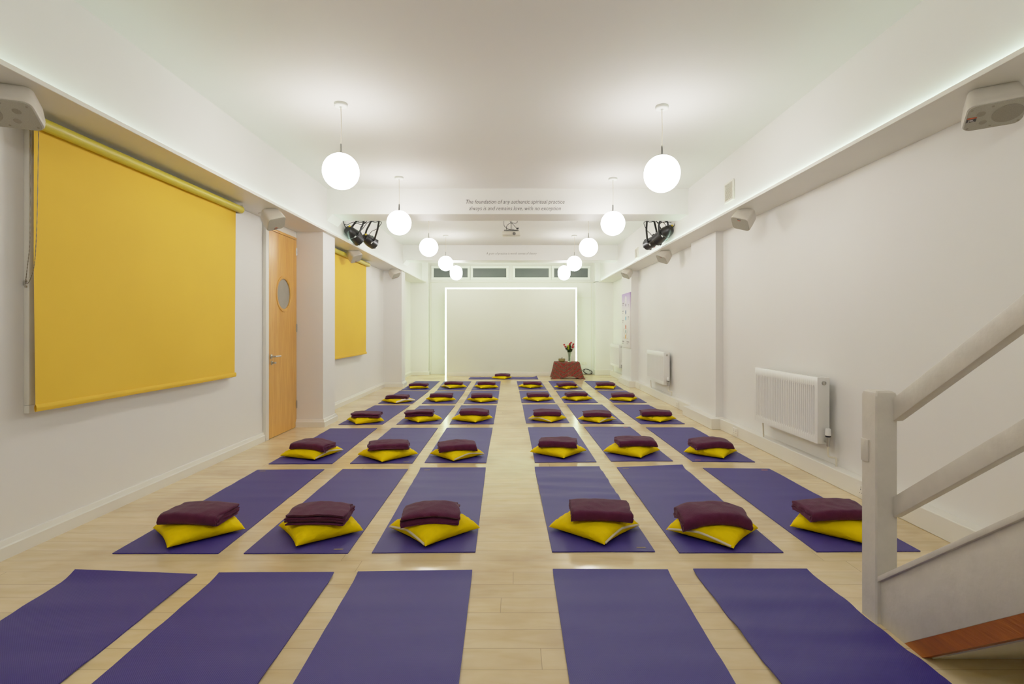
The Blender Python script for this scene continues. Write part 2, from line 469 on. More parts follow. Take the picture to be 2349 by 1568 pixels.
struct(MB().box(UR, XR + T, YF, YB, ZT, ZC), 'wall_right_upper', W, 'upper white wall above the right lit shelf')
struct(MB().box(XL - T, XR + T, YB, YB + T, 0, ZC), 'wall_back', W, 'white end wall behind the lit panel')
struct(MB().box(XL - T, XR + T, YF - T, YF, 0, ZC), 'wall_front', W, 'white wall behind the viewer')
YP = 14.8
struct(MB().box(XL - T, -2.46, YF, YP, ZS, ZT, bev=0.003), 'trim_1', WT, 'thin projecting light shelf along the left wall')
struct(MB().box(2.334, XR + T, YF, YP, ZS, ZT, bev=0.003), 'trim_2', WT, 'thin projecting light shelf along the right wall')
# left pillars, with the skirting that wraps them
def beam_poly(x0, x1, z0):
    return [(x0, ZC), (x0, z0 - 0.088), (x0 + 0.076, z0), (x1, z0), (x1, ZC)]
b1 = struct(MB().prism(beam_poly(UL, UR, 2.862), 'y', 7.30, 7.755), 'beam', W, 'ceiling beam carrying two lines of dark italic lettering')
b2 = struct(MB().prism(beam_poly(UL, UR, 2.868), 'y', 12.30, 12.76), 'beam', W, 'far ceiling beam carrying one line of small grey lettering')
text_mesh('The foundation of any authentic spiritual practice\nalways is and remains love, with no exception', 0.0795, INK, 'lettering', b1, shear=0.22,
          M=Matrix.Translation((0.006, 7.2985, 2.985)) @ Matrix.Rotation(PI / 2, 4, 'X') @ Matrix.Diagonal((0.86, 1, 1, 1)), thin=-0.0005, line=1.13)
text_mesh('A gram of practice is worth tonnes of theory', 0.074, INK2, 'lettering', b2, shear=0.22,
          M=Matrix.Translation((-0.07, 12.2985, 3.022)) @ Matrix.Rotation(PI / 2, 4, 'X') @ Matrix.Diagonal((0.86, 1, 1, 1)), thin=-0.0006)
struct(MB().box(XL, -2.515, 6.99, 7.45, 0, ZS), 'pillar', W, 'white pillar beside the wooden door')
struct(MB().box(XL, -2.49, 11.75, 12.12, 0, ZS), 'pillar', W, 'far white pillar past the second blind')
struct(MB().box(2.63, XR, 6.95, 7.92, 0, ZS), 'pillar', W, 'white pillar between the two nearer radiators')
struct(MB().box(2.575, XR, 11.72, 12.73, 0, ZS), 'pillar', W, 'white pillar holding the lilac chart')
struct(MB().box(XL, -2.40, YP, YB, 0, ZS + 0.03), 'pillar', W, 'white corner pier on the left of the lit panel')
struct(MB().box(2.24, XR, 14.68, YB, 0, ZS), 'pillar', W, 'white corner pier on the right of the lit panel')
struct(MB().box(UL - 0.1, -2.40, YP, YB, ZS + 0.03, ZC), 'trim_3', W, 'upper left corner pier')
struct(MB().box(2.24, UR + 0.1, YP, YB, ZS + 0.03, ZC), 'trim_4', W, 'upper right corner pier')
# skirting, left: a moulded board that runs along the wall and round the pillars
def skirting(mb, pts, h=0.105, th=0.032):
    """pts: polyline on plan; the room is to the right of the direction of travel"""
    prof = [(0, 0), (th, 0), (th, h * 0.66), (th * 0.72, h * 0.72), (th * 0.45, h * 0.97), (th * 0.3, h), (0, h)]
    n = len(pts); rows = []
    for i, p in enumerate(pts):
        p = Vector(p)
        ds = []
        if i > 0: ds.append((p - Vector(pts[i - 1])).normalized())
        if i < n - 1: ds.append((Vector(pts[i + 1]) - p).normalized())
        ns = [Vector((d.y, -d.x)) for d in ds]
        if len(ns) == 2:
            q = ns[0] + ns[1]; q = q / q.dot(ns[0])
        else:
            q = ns[0]
        rows.append([mb.bm.verts.new((p.x + q.x * a, p.y + q.y * a, z)) for a, z in prof])
    for A, B in zip(rows, rows[1:]):
        for k in range(len(prof)):
            k2 = (k + 1) % len(prof)
            mb.bm.faces.new((A[k], A[k2], B[k2], B[k]))
    mb.bm.faces.new(rows[0]); mb.bm.faces.new(rows[-1][::-1])
m_ = MB()
skirting(m_, [(XL, YF), (XL, 6.10)])
skirting(m_, [(XL + .02, 6.99), (-2.515, 6.99), (-2.515, 7.45), (XL, 7.45), (XL, 11.75), (-2.49, 11.75), (-2.49, 12.12), (XL, 12.12), (XL, YP), (-2.40, YP), (-2.40, YB)])
struct(m_, 'baseboard_left', WT, 'white moulded skirting along the left wall')
m_ = MB()
m_.box(2.635, XR, YF, 14.68, 0, 0.14, bev=0.006)
m_.box(2.522, XR, 6.81, 7.98, 0, 0.138, bev=0.006)
m_.box(2.50, XR, 11.60, 12.80, 0, 0.138, bev=0.006)
m_.box(2.225, XR, 14.66, YB, 0, 0.15, bev=0.006)
struct(m_, 'baseboard_right', WT, 'white boxed pipe casing along the foot of the right wall')

# end wall: four strip windows under the ceiling, ledge line, panel seams
wz0, wz1 = 2.66, 3.055
for i, (a, b) in enumerate([(988.7, 1078.8), (1078.8, 1167.6), (1175.5, 1265), (1265, 1354.8)]):
    x0, x1 = (a - U0) * 15.0 / F, (b - U0) * 15.0 / F
    wn = bpy.data.objects.new('window_%d' % (i + 3), None); COL.objects.link(wn)
    wn.location = ((x0 + x1) / 2, YB, (wz0 + wz1) / 2)
    wn['kind'] = 'structure'; wn['category'] = 'window'
    wn['label'] = ['leftmost', 'second from the left', 'third from the left', 'rightmost'][i] + ' of the four grey strip windows high on the end wall'
    hw, hh = (x1 - x0) / 2 - 0.006, (wz1 - wz0) / 2
    mb = MB(); fw = 0.070
    for (p, q, r, s) in ((-hw, hw, hh - fw, hh), (-hw, hw, -hh, -hh + fw), (-hw, -hw + fw, -hh + fw, hh - fw), (hw - fw, hw, -hh + fw, hh - fw)):
        mb.box(p, q, -0.05, 0.0, r, s, bev=0.006)
    mb.build('window_frame', UPVC, wn)
    MB().box(-hw + fw - .004, hw - fw + .004, -0.018, -0.006, -hh + fw - .004, hh - fw + .004).build('pane', GREYG, wn)
    mb = MB()
    for sx in (-0.25, 0.25):
        mb.box(hw * sx - 0.02, hw * sx + 0.02, -0.062, -0.048, -hh - 0.006, -hh + 0.012, bev=0.002)
    mb.build('latch', UPVC, wn)
struct(MB().box(-2.395, 2.235, YB - 0.035, YB, 2.585, 2.605, bev=0.003), 'trim_5', WT, 'thin white ledge line under the strip windows')
struct(MB().box(1.72, 2.235, YB - 0.012, YB, 2.145, 2.16).box(2.17, 2.19, YB - 0.012, YB, 0.0, 2.585), 'trim_6', WT, 'thin panel joint lines right of the lit panel')
struct(MB().box(-2.395, -2.345, YB - 0.02, YB, 0.0, 2.585), 'trim_7', WT, 'thin upright strip left of the lit panel')

# ------------------------------------------------------------------ lit panel at the end wall
PY = 14.37
PX0, PX1, PZ = (1021 - U0) * PY / F, (1323.5 - U0) * PY / F, H - (659.5 - V0) * PY / F
pn = thing('backlit_panel', 'tall blank white wall panel edged with glowing light strips at the end wall', 'wall panel', ((PX0 + PX1) / 2, PY, 0))
hw = (PX1 - PX0) / 2; lw = 0.036
MB().box(-hw + lw, hw - lw, 0.0, YB - PY - 0.001, 0.0, PZ - lw).build('panel', PANEL, pn, smooth=False)
MB().box(-hw + lw, hw - lw, -0.014, -0.0005, 0.0, 0.118, bev=0.004).build('skirting', WT, pn)
MB().box(-hw, hw, 0.0, 0.05, PZ - lw, PZ, bev=0.004).build('light_strip', LEDP, pn)
MB().box(-hw, -hw + lw, 0.0, 0.05, 0.002, PZ - lw, bev=0.004).build('light_strip', LEDP, pn)
MB().box(hw - lw, hw, 0.0, 0.05, 0.002, PZ - lw, bev=0.004).build('light_strip', LEDP, pn)
MB().box(-hw + .01, hw - .01, 0.051, YB - PY - 0.002, PZ - lw - 0.002, PZ - 0.012).box(-hw + .012, -hw + lw, 0.051, YB - PY - .002, 0, PZ - lw - .01).box(hw - lw, hw - .012, 0.051, YB - PY - .002, 0, PZ - lw - .01).build('return_side', PANEL, pn, smooth=False)

# cove lights that lie on the two shelves behind the lip
for (xa, xb, y0, y1, lab) in ((UL + 0.01, UL + 0.026, YF + 0.1, 14.7, 'left'), (UR - 0.026, UR - 0.010, YF + 0.1, 14.7, 'right')):
    tag(MB().box(xa, xb, y0, y1, ZT + 0.001, ZT + 0.009).build('cove_light_strip', LED, smooth=False), 'greenish white light strip hidden on the %s shelf against the upper wall' % lab, 'light strip')

# ------------------------------------------------------------------ door with porthole
DX = -2.862
y0, y1, zt = 6.195, 6.985, 2.447
dr = bpy.data.objects.new('door_1', None); COL.objects.link(dr); dr.location = (DX, (y0 + y1) / 2, 0)
dr['kind'] = 'structure'; dr['category'] = 'door'; dr['label'] = 'oak veneer door with a round porthole window beside the white pillar'
hy = (y1 - y0) / 2
# leaf with a round hole
pc = (6.607 - (y0 + y1) / 2, 1.722); R = 0.215
mb = MB(); NS = 48
for xx, fl in ((0.0, False), (-0.02, True)):
    ring = [mb.bm.verts.new((xx, pc[0] + R * math.cos(k * 2 * PI / NS), pc[1] + R * math.sin(k * 2 * PI / NS))) for k in range(NS)]
    corners = [(hy, zt), (-hy, zt), (-hy, 0.006), (hy, 0.006)]
    cv = [mb.bm.verts.new((xx, c[0], c[1])) for c in corners]
    anc = [6, 18, 30, 42]
    for q in range(4):
        a, b = anc[q], anc[(q + 1) % 4]
        seq = []
        k = a
        while True:
            seq.append(ring[k])
            if k == b: break
            k = (k + 1) % NS
        mb.bm.faces.new([cv[q]] + seq + [cv[(q + 1) % 4]])
    if fl:
        for k in range(NS): mb.bm.faces.new((ring[k], ring[(k + 1) % NS], prev_ring[(k + 1) % NS], prev_ring[k]))
        for q in range(4): mb.bm.faces.new((cv[q], cv[(q + 1) % 4], prev_cv[(q + 1) % 4], prev_cv[q]))
    prev_ring, prev_cv = ring, cv
leaf = mb.build('door_leaf', OAK, dr, smooth=False)
Mr = Matrix.Translation((0, pc[0], pc[1])) @ Matrix.Rotation(PI / 2, 4, 'Y')
ph = MB().lathe([(R - 0.028, -0.016), (R - 0.028, 0.002), (R - 0.018, 0.008), (R + 0.008, 0.008), (R + 0.012, 0.0), (R - 0.001, -0.001), (R - 0.001, -0.016), (R - 0.028, -0.016)], 48, Mr, cap=False).build('porthole_rim', OAK, dr)
MB().lathe([(R - 0.024, -0.015), (R - 0.024, -0.010)], 48, Mr).build('porthole_glass', PORTG, ph)
hdl = MB()
hz, hyy = 0.965, -hy + 0.06
Mx = lambda y, z: Matrix.Translation((0, y, z)) @ Matrix.Rotation(PI / 2, 4, 'Y')
hdl.lathe([(0.026, 0.0005), (0.026, 0.008), (0.010, 0.010), (0.010, 0.05)], 20, Mx(hyy, hz))
hdl.tube([(0.050, hyy, hz), (0.056, hyy + 0.012, hz), (0.056, hyy + 0.13, hz)], 0.0095, 10)
hdl.build('lever_handle', CHROME, dr)
MB().lathe([(0.024, 0.0005), (0.024, 0.007), (0.010, 0.008), (0.010, 0.014)], 20, Mx(hyy + 0.012, hz - 0.075)).box(0.014, 0.05, hyy + 0.008, hyy + 0.034, hz - 0.085, hz - 0.065, bev=0.003).build('lock_with_key', CHROME, dr)
MB().box(-0.012, 0.0015, -hy - 0.001, -hy + 0.008, hz - 0.09, hz + 0.035).build('latch_plate', BLACK, dr)
for z in (0.30, 1.30, 2.30):
    hb = MB().box(-0.004, 0.003, hy - 0.016, hy - 0.001, z - 0.05, z + 0.05).tube([(0.006, hy - 0.002, z - 0.05), (0.006, hy - 0.002, z + 0.05)], 0.006, 8)
    hb.build('hinge', CHROME, dr)
fr = MB()
fr.box(-0.028, 0.005, -hy - 0.032, -hy - 0.003, 0, zt + 0.05, bev=0.003)
fr.box(-0.028, 0.013, -hy - 0.095, -hy - 0.030, 0, ZS - 0.002, bev=0.006)
fr.build('door_frame', WT, dr)
MB().box(-0.028, 0.003, -hy - 0.003, hy, zt + 0.006, zt + 0.036, bev=0.002).build('head_bead', OAK, dr)
MB().box(-0.028, -0.006, -hy - 0.003, hy + .004, zt + 0.036, ZS - 0.002).build('over_panel', WT, dr)

# ------------------------------------------------------------------ blinds and the windows behind them
def make_window(n, ya, yb, z0, z1, lab):
    wn = bpy.data.objects.new('window_%d' % n, None); COL.objects.link(wn); wn.location = (XL, (ya + yb) / 2, z0)
    wn['kind'] = 'structure'; wn['category'] = 'window'; wn['label'] = lab
    h = (yb - ya) / 2; fw = 0.05; mb = MB(); z = z1 - z0
    mb.box(0.0005, 0.034, -h, h, 0, fw, bev=0.005).box(0.0005, 0.034, -h, h, z - fw, z, bev=0.005).box(0.0005, 0.034, -h, -h + fw, fw, z - fw, bev=0.005).box(0.0005, 0.034, h - fw, h, fw, z - fw, bev=0.005)
    mb.build('window_frame', WT, wn)
    MB().box(0.002, 0.008, -h + fw - .004, h - fw + .004, fw - .004, z - fw + .004).build('pane', GREYG, wn)
make_window(1, 3.13, 5.40, 0.795, 2.55, 'window frame showing as a white edge behind the nearer yellow blind')
make_window(2, 7.80, 10.10, 0.795, 2.55, 'window frame hidden behind the far yellow blind')
def make_blind(ya, yb, lab):
    t = thing('roller_blind', lab, 'blind', (-2.80, (ya + yb) / 2, 0.815), group='yellow roller blinds on the left wall')
    h = (yb - ya) / 2; HT = 2.475 - 0.815
    def fn(u, v):
        y = -h + 2 * h * u; z = 0.03 + (HT - 0.03) * v
        w = 0.022 * noise.noise(Vector((y * 1.1 + ya, z * 0.55 - y * 0.6, 3.1))) * (1 - v * 0.8) + 0.004 * math.sin(y * 5 + z * 2) * (1 - v) ** 2
        return (w, y, z)
    mb = MB(); mb.grid(fn, 40, 26); mb.build('fabric', BLIND, t)
    def fb(u, v):
        y = -h - 0.004 + (2 * h + 0.008) * u; a = 2 * PI * v
        w = 0.022 * noise.noise(Vector((y * 1.1 + ya, 0.03 * 0.55 - y * 0.6, 3.1)))
        return (w + 0.006 + 0.007 * math.cos(a), y, 0.018 + 0.022 * math.sin(a))
    mb = MB(); mb.grid(fb, 24, 10); mb.build('bottom_bar', BLIND, t)
    MB().tube([(0.034, -h - 0.025, HT + 0.020), (0.034, h + 0.035, HT + 0.020)], 0.036, 20).build('roller_tube', ROLL, t)
    for s in (-h - 0.034, h + 0.036):
        MB().box(-0.05, 0.05, s, s + 0.006, HT - 0.015, HT + 0.0715).build('bracket', WT, t)
    return t, h, HT
bl, bh, bH = make_blind(3.10, 5.346, 'large yellow roller blind between the near speaker and the door')
mb = MB()
def catm(P, n=10):
    out = []
    P = [Vector(p) for p in P]
    for i in range(len(P) - 1):
        p0 = P[max(i - 1, 0)]; p1 = P[i]; p2 = P[i + 1]; p3 = P[min(i + 2, len(P) - 1)]
        for k in range(n):
            t = k / n
            out.append(0.5 * ((2 * p1) + (p2 - p0) * t + (2 * p0 - 5 * p1 + 4 * p2 - p3) * t * t + (3 * p1 - 3 * p2 + p3 - p0) * t ** 3))
    out.append(P[-1])
    return out
def blc(px, py, X):       # pixel -> local point of the blind, on the plane X
    Y = X * F / (px - U0); p = Vector((X, Y, H - (py - V0) * Y / F)); return p - Vector(bl.location)
chain = catm([blc(71, 300, -2.79), blc(70, 480, -2.79), blc(68, 560, -2.79), blc(63, 610, -2.82), blc(58.5, 648, -2.872)], 12)
chain2 = catm([blc(88.5, 300, -2.765), blc(85.5, 480, -2.765), blc(82, 570, -2.765), blc(77, 617, -2.79), blc(66, 647, -2.84), blc(58.5, 650, -2.872)], 12)
for c in (chain, chain2):
    mb.tube(c, [0.0024 if i % 2 else 0.0013 for i in range(len(c))], 6)
mb.build('bead_chain', CHAIN, bl)
p = blc(58, 650, -2.878)
mb = MB()
mb.lathe([(0.007, 0), (0.007, 0.010), (0.003, 0.012)], 12, Matrix.Translation(p + Vector((0, 0, 0.012))) @ Matrix.Rotation(PI / 2, 4, 'Y'))
mb.lathe([(0.007, 0), (0.007, 0.010), (0.003, 0.012)], 12, Matrix.Translation(p + Vector((0, 0, -0.018))) @ Matrix.Rotation(PI / 2, 4, 'Y'))
mb.box(p.x - 0.0115, p.x, p.y - 0.004, p.y + 0.004, p.z - 0.012, p.z + 0.018, bev=0.002)
mb.build('chain_tensioner', CHROME, bl)
make_blind(7.80, 10.05, 'far yellow roller blind showing past the pillar')

# ------------------------------------------------------------------ globe pendants
def make_pendant():
    t = thing('globe_pendant', 'x', 'pendant lamp')
    MB().lathe([(0.0, 0), (0.054, 0), (0.056, -0.004), (0.056, -0.022), (0.050, -0.028), (0.012, -0.028), (0.010, -0.038), (0.0, -0.038)], 24, cap=False).build('ceiling_rose', UPVC, t)
    return t
PEND = [(4.54, 782, 393, 783), (6.75, 915.5, 511, 916), (8.80, 983.5, 567, 984), (11.0, 1022.5, 604, 1022.5), (13.15, 1046.5, 623, 1046),
        (4.59, 1518.5, 400, 1520), (6.80, 1406, 512, 1405), (8.80, 1350, 567.5, 1351), (11.0, 1317.5, 604.5, 1317), (13.15, 1294, 623, 1294)]
ORD = ['nearest globe lamp of the left row', 'second globe lamp of the left row, just before the lettered beam', 'third globe lamp of the left row, behind the lettered beam',
       'fourth globe lamp of the left row, partly over a strip window', 'farthest globe lamp of the left row, overlapping a strip window']
PEND += [(0.9, 0, 0, 0), (0.9, 0, 0, 1)]      # an added pair overhead, out of view, to brighten the near end
p0 = make_pendant()
for i, (Y, px, py, cx) in enumerate(PEND):
    t = p0 if i == 0 else copy_tree(p0)
    q = atY(px, py, Y) if px else Vector((-1.47 if cx == 0 else 1.0, Y, 2.635))
    t.location = (q.x, Y, ZC)
    lab = ORD[i % 5] if px else 'globe lamp added unseen above the viewer, left row'
    if q.x > 0: lab = lab.replace('left row', 'right row')
    tag(t, 'lit white ' + lab, 'pendant lamp', 'opal globe pendants in two rows')
    dz = q.z - ZC; R = 0.1525
    MB().tube([(0, 0, -0.03), (0.003, 0, (dz + R) * 0.5), (0, 0, dz + R + 0.07)], 0.0032, 6).build('flex', CORD, t)
    MB().tube([(0, 0, dz + R - 0.004), (0, 0, dz + R + 0.082)], 0.0075, 10).lathe([(0.050, -0.012), (0.048, -0.002), (0.02, 0.006), (0.0, 0.008)], 24, Matrix.Translation((0, 0, dz + R)), cap=False).build('metal_stem', CHROME, t)
    mb = MB()
    bmesh.ops.create_uvsphere(mb.bm, u_segments=40, v_segments=24, radius=R, matrix=Matrix.Translation((0, 0, dz)))
    mb.build('globe_shade', GLOBE, t)

# ------------------------------------------------------------------ yoga mats
MQ = {  # photo corners: back-left, back-right, front-right, front-left
 'R2A': ((590.9, 1078), (744, 1077), (500.8, 1270.3), (257.7, 1270.3)), 'R2B': ((786, 1076.6), (935.9, 1076.6), (797.8, 1269.8), (559, 1270.3)),
 'R2C': ((964.3, 1076), (1114.4, 1075.7), (1090.5, 1267), (852.9, 1269)), 'R2D': ((1226.4, 1074.3), (1374.7, 1073), (1502.7, 1266), (1266.5, 1266.6)),
 'R2E': ((1415, 1072.4), (1565.5, 1071), (1797.3, 1268), (1558.4, 1268.7)), 'R2F': ((1612.2, 1073.8), (1765, 1075.8), (2111.7, 1265), (1872.9, 1266.4)),
 'R3A': ((757.3, 983), (865, 982.2), (762, 1063.8), (616, 1064.5)), 'R3B': ((898.7, 981.5), (1004.5, 981.5), (946, 1062.8), (802.9, 1063.3)),
 'R3C': ((1025, 981.3), (1130.2, 981.3), (1115.4, 1062), (973.8, 1061.5)), 'R3D': ((1210.8, 980.3), (1315.9, 979.8), (1368.3, 1059.7), (1227, 1061)),
 'R3E': ((1340.2, 979), (1445, 979), (1544, 1057.8), (1401.7, 1058.3)), 'R3F': ((1481.8, 980.6), (1590, 980.6), (1732.3, 1060), (1588.3, 1058.7)),
 'R4A': ((859.4, 929.8), (940.2, 930), (877.7, 973.4), (776.4, 973.9)), 'R4B': ((962.8, 930.3), (1043.9, 930.3), (1010, 972.7), (909.4, 973.2)),
 'R4C': ((1058.2, 929.8), (1139.5, 929.8), (1132.3, 972.7), (1031.2, 972.7)), 'R4D': ((1198.4, 928.1), (1278.2, 927.9), (1306.3, 970), (1206.5, 970.8)),
 'R4E': ((1299.9, 928.1), (1381.4, 928.1), (1432, 972), (1331.8, 971.7)), 'R4F': ((1407.7, 928.4), (1487.5, 928.4), (1571, 972.5), (1470, 972.7)),
 'R5A': ((918, 896.2), (984, 896.8), (946.3, 925.6), (867, 925.6)), 'R5B': ((1000.5, 897), (1067, 897), (1046, 925.3), (967.3, 925.6)),
 'R5C': ((1080.7, 896.4), (1145.7, 896.4), (1141.4, 925.2), (1063.3, 925.4)), 'R5D': ((1191, 896), (1256, 895.8), (1274, 923.5), (1196.3, 923.6)),
 'R5E': ((1275.2, 896.2), (1341, 896.2), (1372.3, 923.9), (1294.2, 923.9)), 'R5F': ((1369.8, 896), (1435.5, 895.8), (1484, 923.5), (1406, 923.6)),
 'R6A': ((953.2, 874.1), (1008.9, 874.2), (985.9, 894.7), (920.3, 894.7)), 'R6B': ((1018.4, 874.5), (1081, 874.5), (1067.2, 894.7), (1002.7, 894.7)),
 'R6C': ((1093.5, 874.5), (1148.9, 874.5), (1145.7, 894.5), (1081.3, 894.5)), 'R6D': ((1185.3, 874.1), (1241, 874.1), (1254, 893.2), (1190.2, 893.4)),
 'R6E': ((1257.8, 873.7), (1314, 873.7), (1336.8, 893.2), (1272.6, 893.4)), 'R6F': ((1340.3, 873.7), (1396.2, 873.7), (1429.9, 893.2), (1365, 893.2)),
 'TEA': ((1078.6, 864.9), (1230.7, 864.7), (1235, 869.6), (1074.6, 869.6)),
}
def near_mat(tl, tr, lb, rb):       # the nearest row runs out of the picture: extend its side edges to full length
    TL, TR = gnd(*tl), gnd(*tr)
    LB, RB = gnd(*lb), gnd(*rb)
    ln = 1.83
    dl = (LB - TL).normalized() * ln; drr = (RB - TR).normalized() * ln
    return (TL, TR, TR + drr, TL + dl)
NEAR = {'R1A': near_mat((172, 1318), (452.3, 1318), (0, 1426), (140, 1568)), 'R1B': near_mat((502, 1320), (766.2, 1318.5), (215, 1568), (593, 1568)),
        'R1C': near_mat((821, 1317.5), (1083.3, 1313.5), (674.4, 1568), (1052.9, 1568)), 'R1D': near_mat((1268, 1311.5), (1532, 1312.5), (1306.7, 1568), (1685.6, 1568)),
        'R1E': near_mat((1590, 1311), (1851, 1311), (1787, 1568), (2174.5, 1568))}
ROWN = {'1': 'nearest row', '2': 'second-nearest row', '3': 'third-nearest row', '4': 'third row from the back', '5': 'second row from the back', '6': 'back row'}
COLN = {'A': 'leftmost', 'B': 'second from the left', 'C': 'just left of the aisle', 'D': 'just right of the aisle', 'E': 'second from the right', 'F': 'rightmost'}
WAVE = {'R1A': (.006, .025), 'R1B': (.004, .012), 'R1C': (.004, .012), 'R1D': (.005, .012), 'R1E': (.010, .012), 'R2D': (.011, .012), 'R2E': (.005, .02), 'R2A': (.003, .0), 'R2C': (.005, .012)}
TAGS = {'R2A': ('BL', TAGG), 'R2B': ('FR', TAGG), 'R2C': ('BL', TAGG), 'R2D': ('FR', TAGG), 'R2E': ('BL', TAGG), 'R2F': ('BR', TAGO), 'R3A': ('BR', TAGG), 'R3B': ('FR', TAGG),
        'R3D': ('FR', TAGG), 'R3E': ('BR', TAGO), 'R3F': ('FL', TAGO), 'R4E': ('FL', TAGO)}
MATC = {}
TH = 0.006
def place_words(k):
    r, c = k[1], k[2]
    if r == '1' and c == 'E': return 'rightmost in the nearest row beside the stair post'
    return COLN[c] + ' in the ' + ROWN[r]
def make_mat(key, q):
    q = [Vector((v.x, v.y, 0)) for v in q]
    c = sum(q, Vector()) / 4
    MATC[key] = (c, q)
    q = [v - c for v in q]
    amp, curl = WAVE.get(key, (.0025, .0))
    if key[1] in '56T': amp = .002
    sd = hash_(key)
    def top(u, v):
        p = (q[3] * (1 - u) + q[2] * u) * (1 - v) + (q[0] * (1 - u) + q[1] * u) * v
        s = p.y if key != 'TEA' else p.x
        w = noise.noise(Vector((s * 7 + sd, u * 1.3, sd * .37)))
        env = (min(1, v * 9) if key[1] == '1' else max(0, min(1, (v - .38) * 6)) + .12) * min(1, (1 - v) * 6) if key != 'TEA' else 1
        z = amp * max(0.0, w + .12) * 1.6 * env
        if key in ('R1E', 'R2D'):
            z += amp * .5 * max(0, math.sin(s * 21 + u * (1.2 if key == 'R1E' else 3.0) + w * 2)) * env
        if curl: z += curl * max(0, (v - .945) / .055) ** 1.6 * ((1 - u) if key == 'R1A' else (u if key == 'R2E' else 1))
        f = max(0, 1 - v * 30)
        z += f * .010 * max(0, noise.noise(Vector((u * 6 + sd, 2.2, 0)))) * (1 if key[1] in '234' else .4)
        if key == 'TEA': z += .035 * max(0, (u - .95) / .05) ** 1.5 * v
        return Vector((p.x, p.y, z + TH))
    mb = MB()
    nu, nv = 8, 60 if key[1] in '12' else 36
    if key == 'TEA': nu, nv = 40, 6
    V = mb.grid(top, nu, nv)
    def bot(u, v):
        p = top(u, v); p.z -= TH; return p
    B = mb.grid(bot, nu, nv, True)
    for i in range(nu):
        for j in (0, nv):
            mb.bm.faces.new((V[i][j], V[i + 1][j], B[i + 1][j], B[i][j]))
    for j in range(nv):
        for i in (0, nu):
            mb.bm.faces.new((V[i][j], V[i][j + 1], B[i][j + 1], B[i][j]))
    o = mb.build('yoga_mat', MATM, loc=c)
    if key == 'TEA':
        tag(o, 'single purple yoga mat laid crosswise facing the rows, before the lit panel', 'yoga mat')
    else:
        tag(o, 'purple yoga mat, ' + place_words(key), 'yoga mat', 'purple yoga mats in rows')
    if key in TAGS:
        cn, tm = TAGS[key]
        u = .07 if cn[1] == 'L' else .84; v = .022 if cn[0] == 'F' else .965
        def fn(a, b):
            p = top(u + a * (.09 if cn[1] == 'L' else .09), v + b * .009); p.z += .0012; return p
        mb = MB(); mb.grid(fn, 3, 1); mb.build('label_patch', tm, o)
    return o
def hash_(s):
    h = 7
    for ch in s: h = (h * 31 + ord(ch)) % 10007
    return h / 97.0
for k in sorted(NEAR): make_mat(k, NEAR[k])
for k in sorted(MQ): make_mat(k, [gnd(*p) for p in MQ[k]])

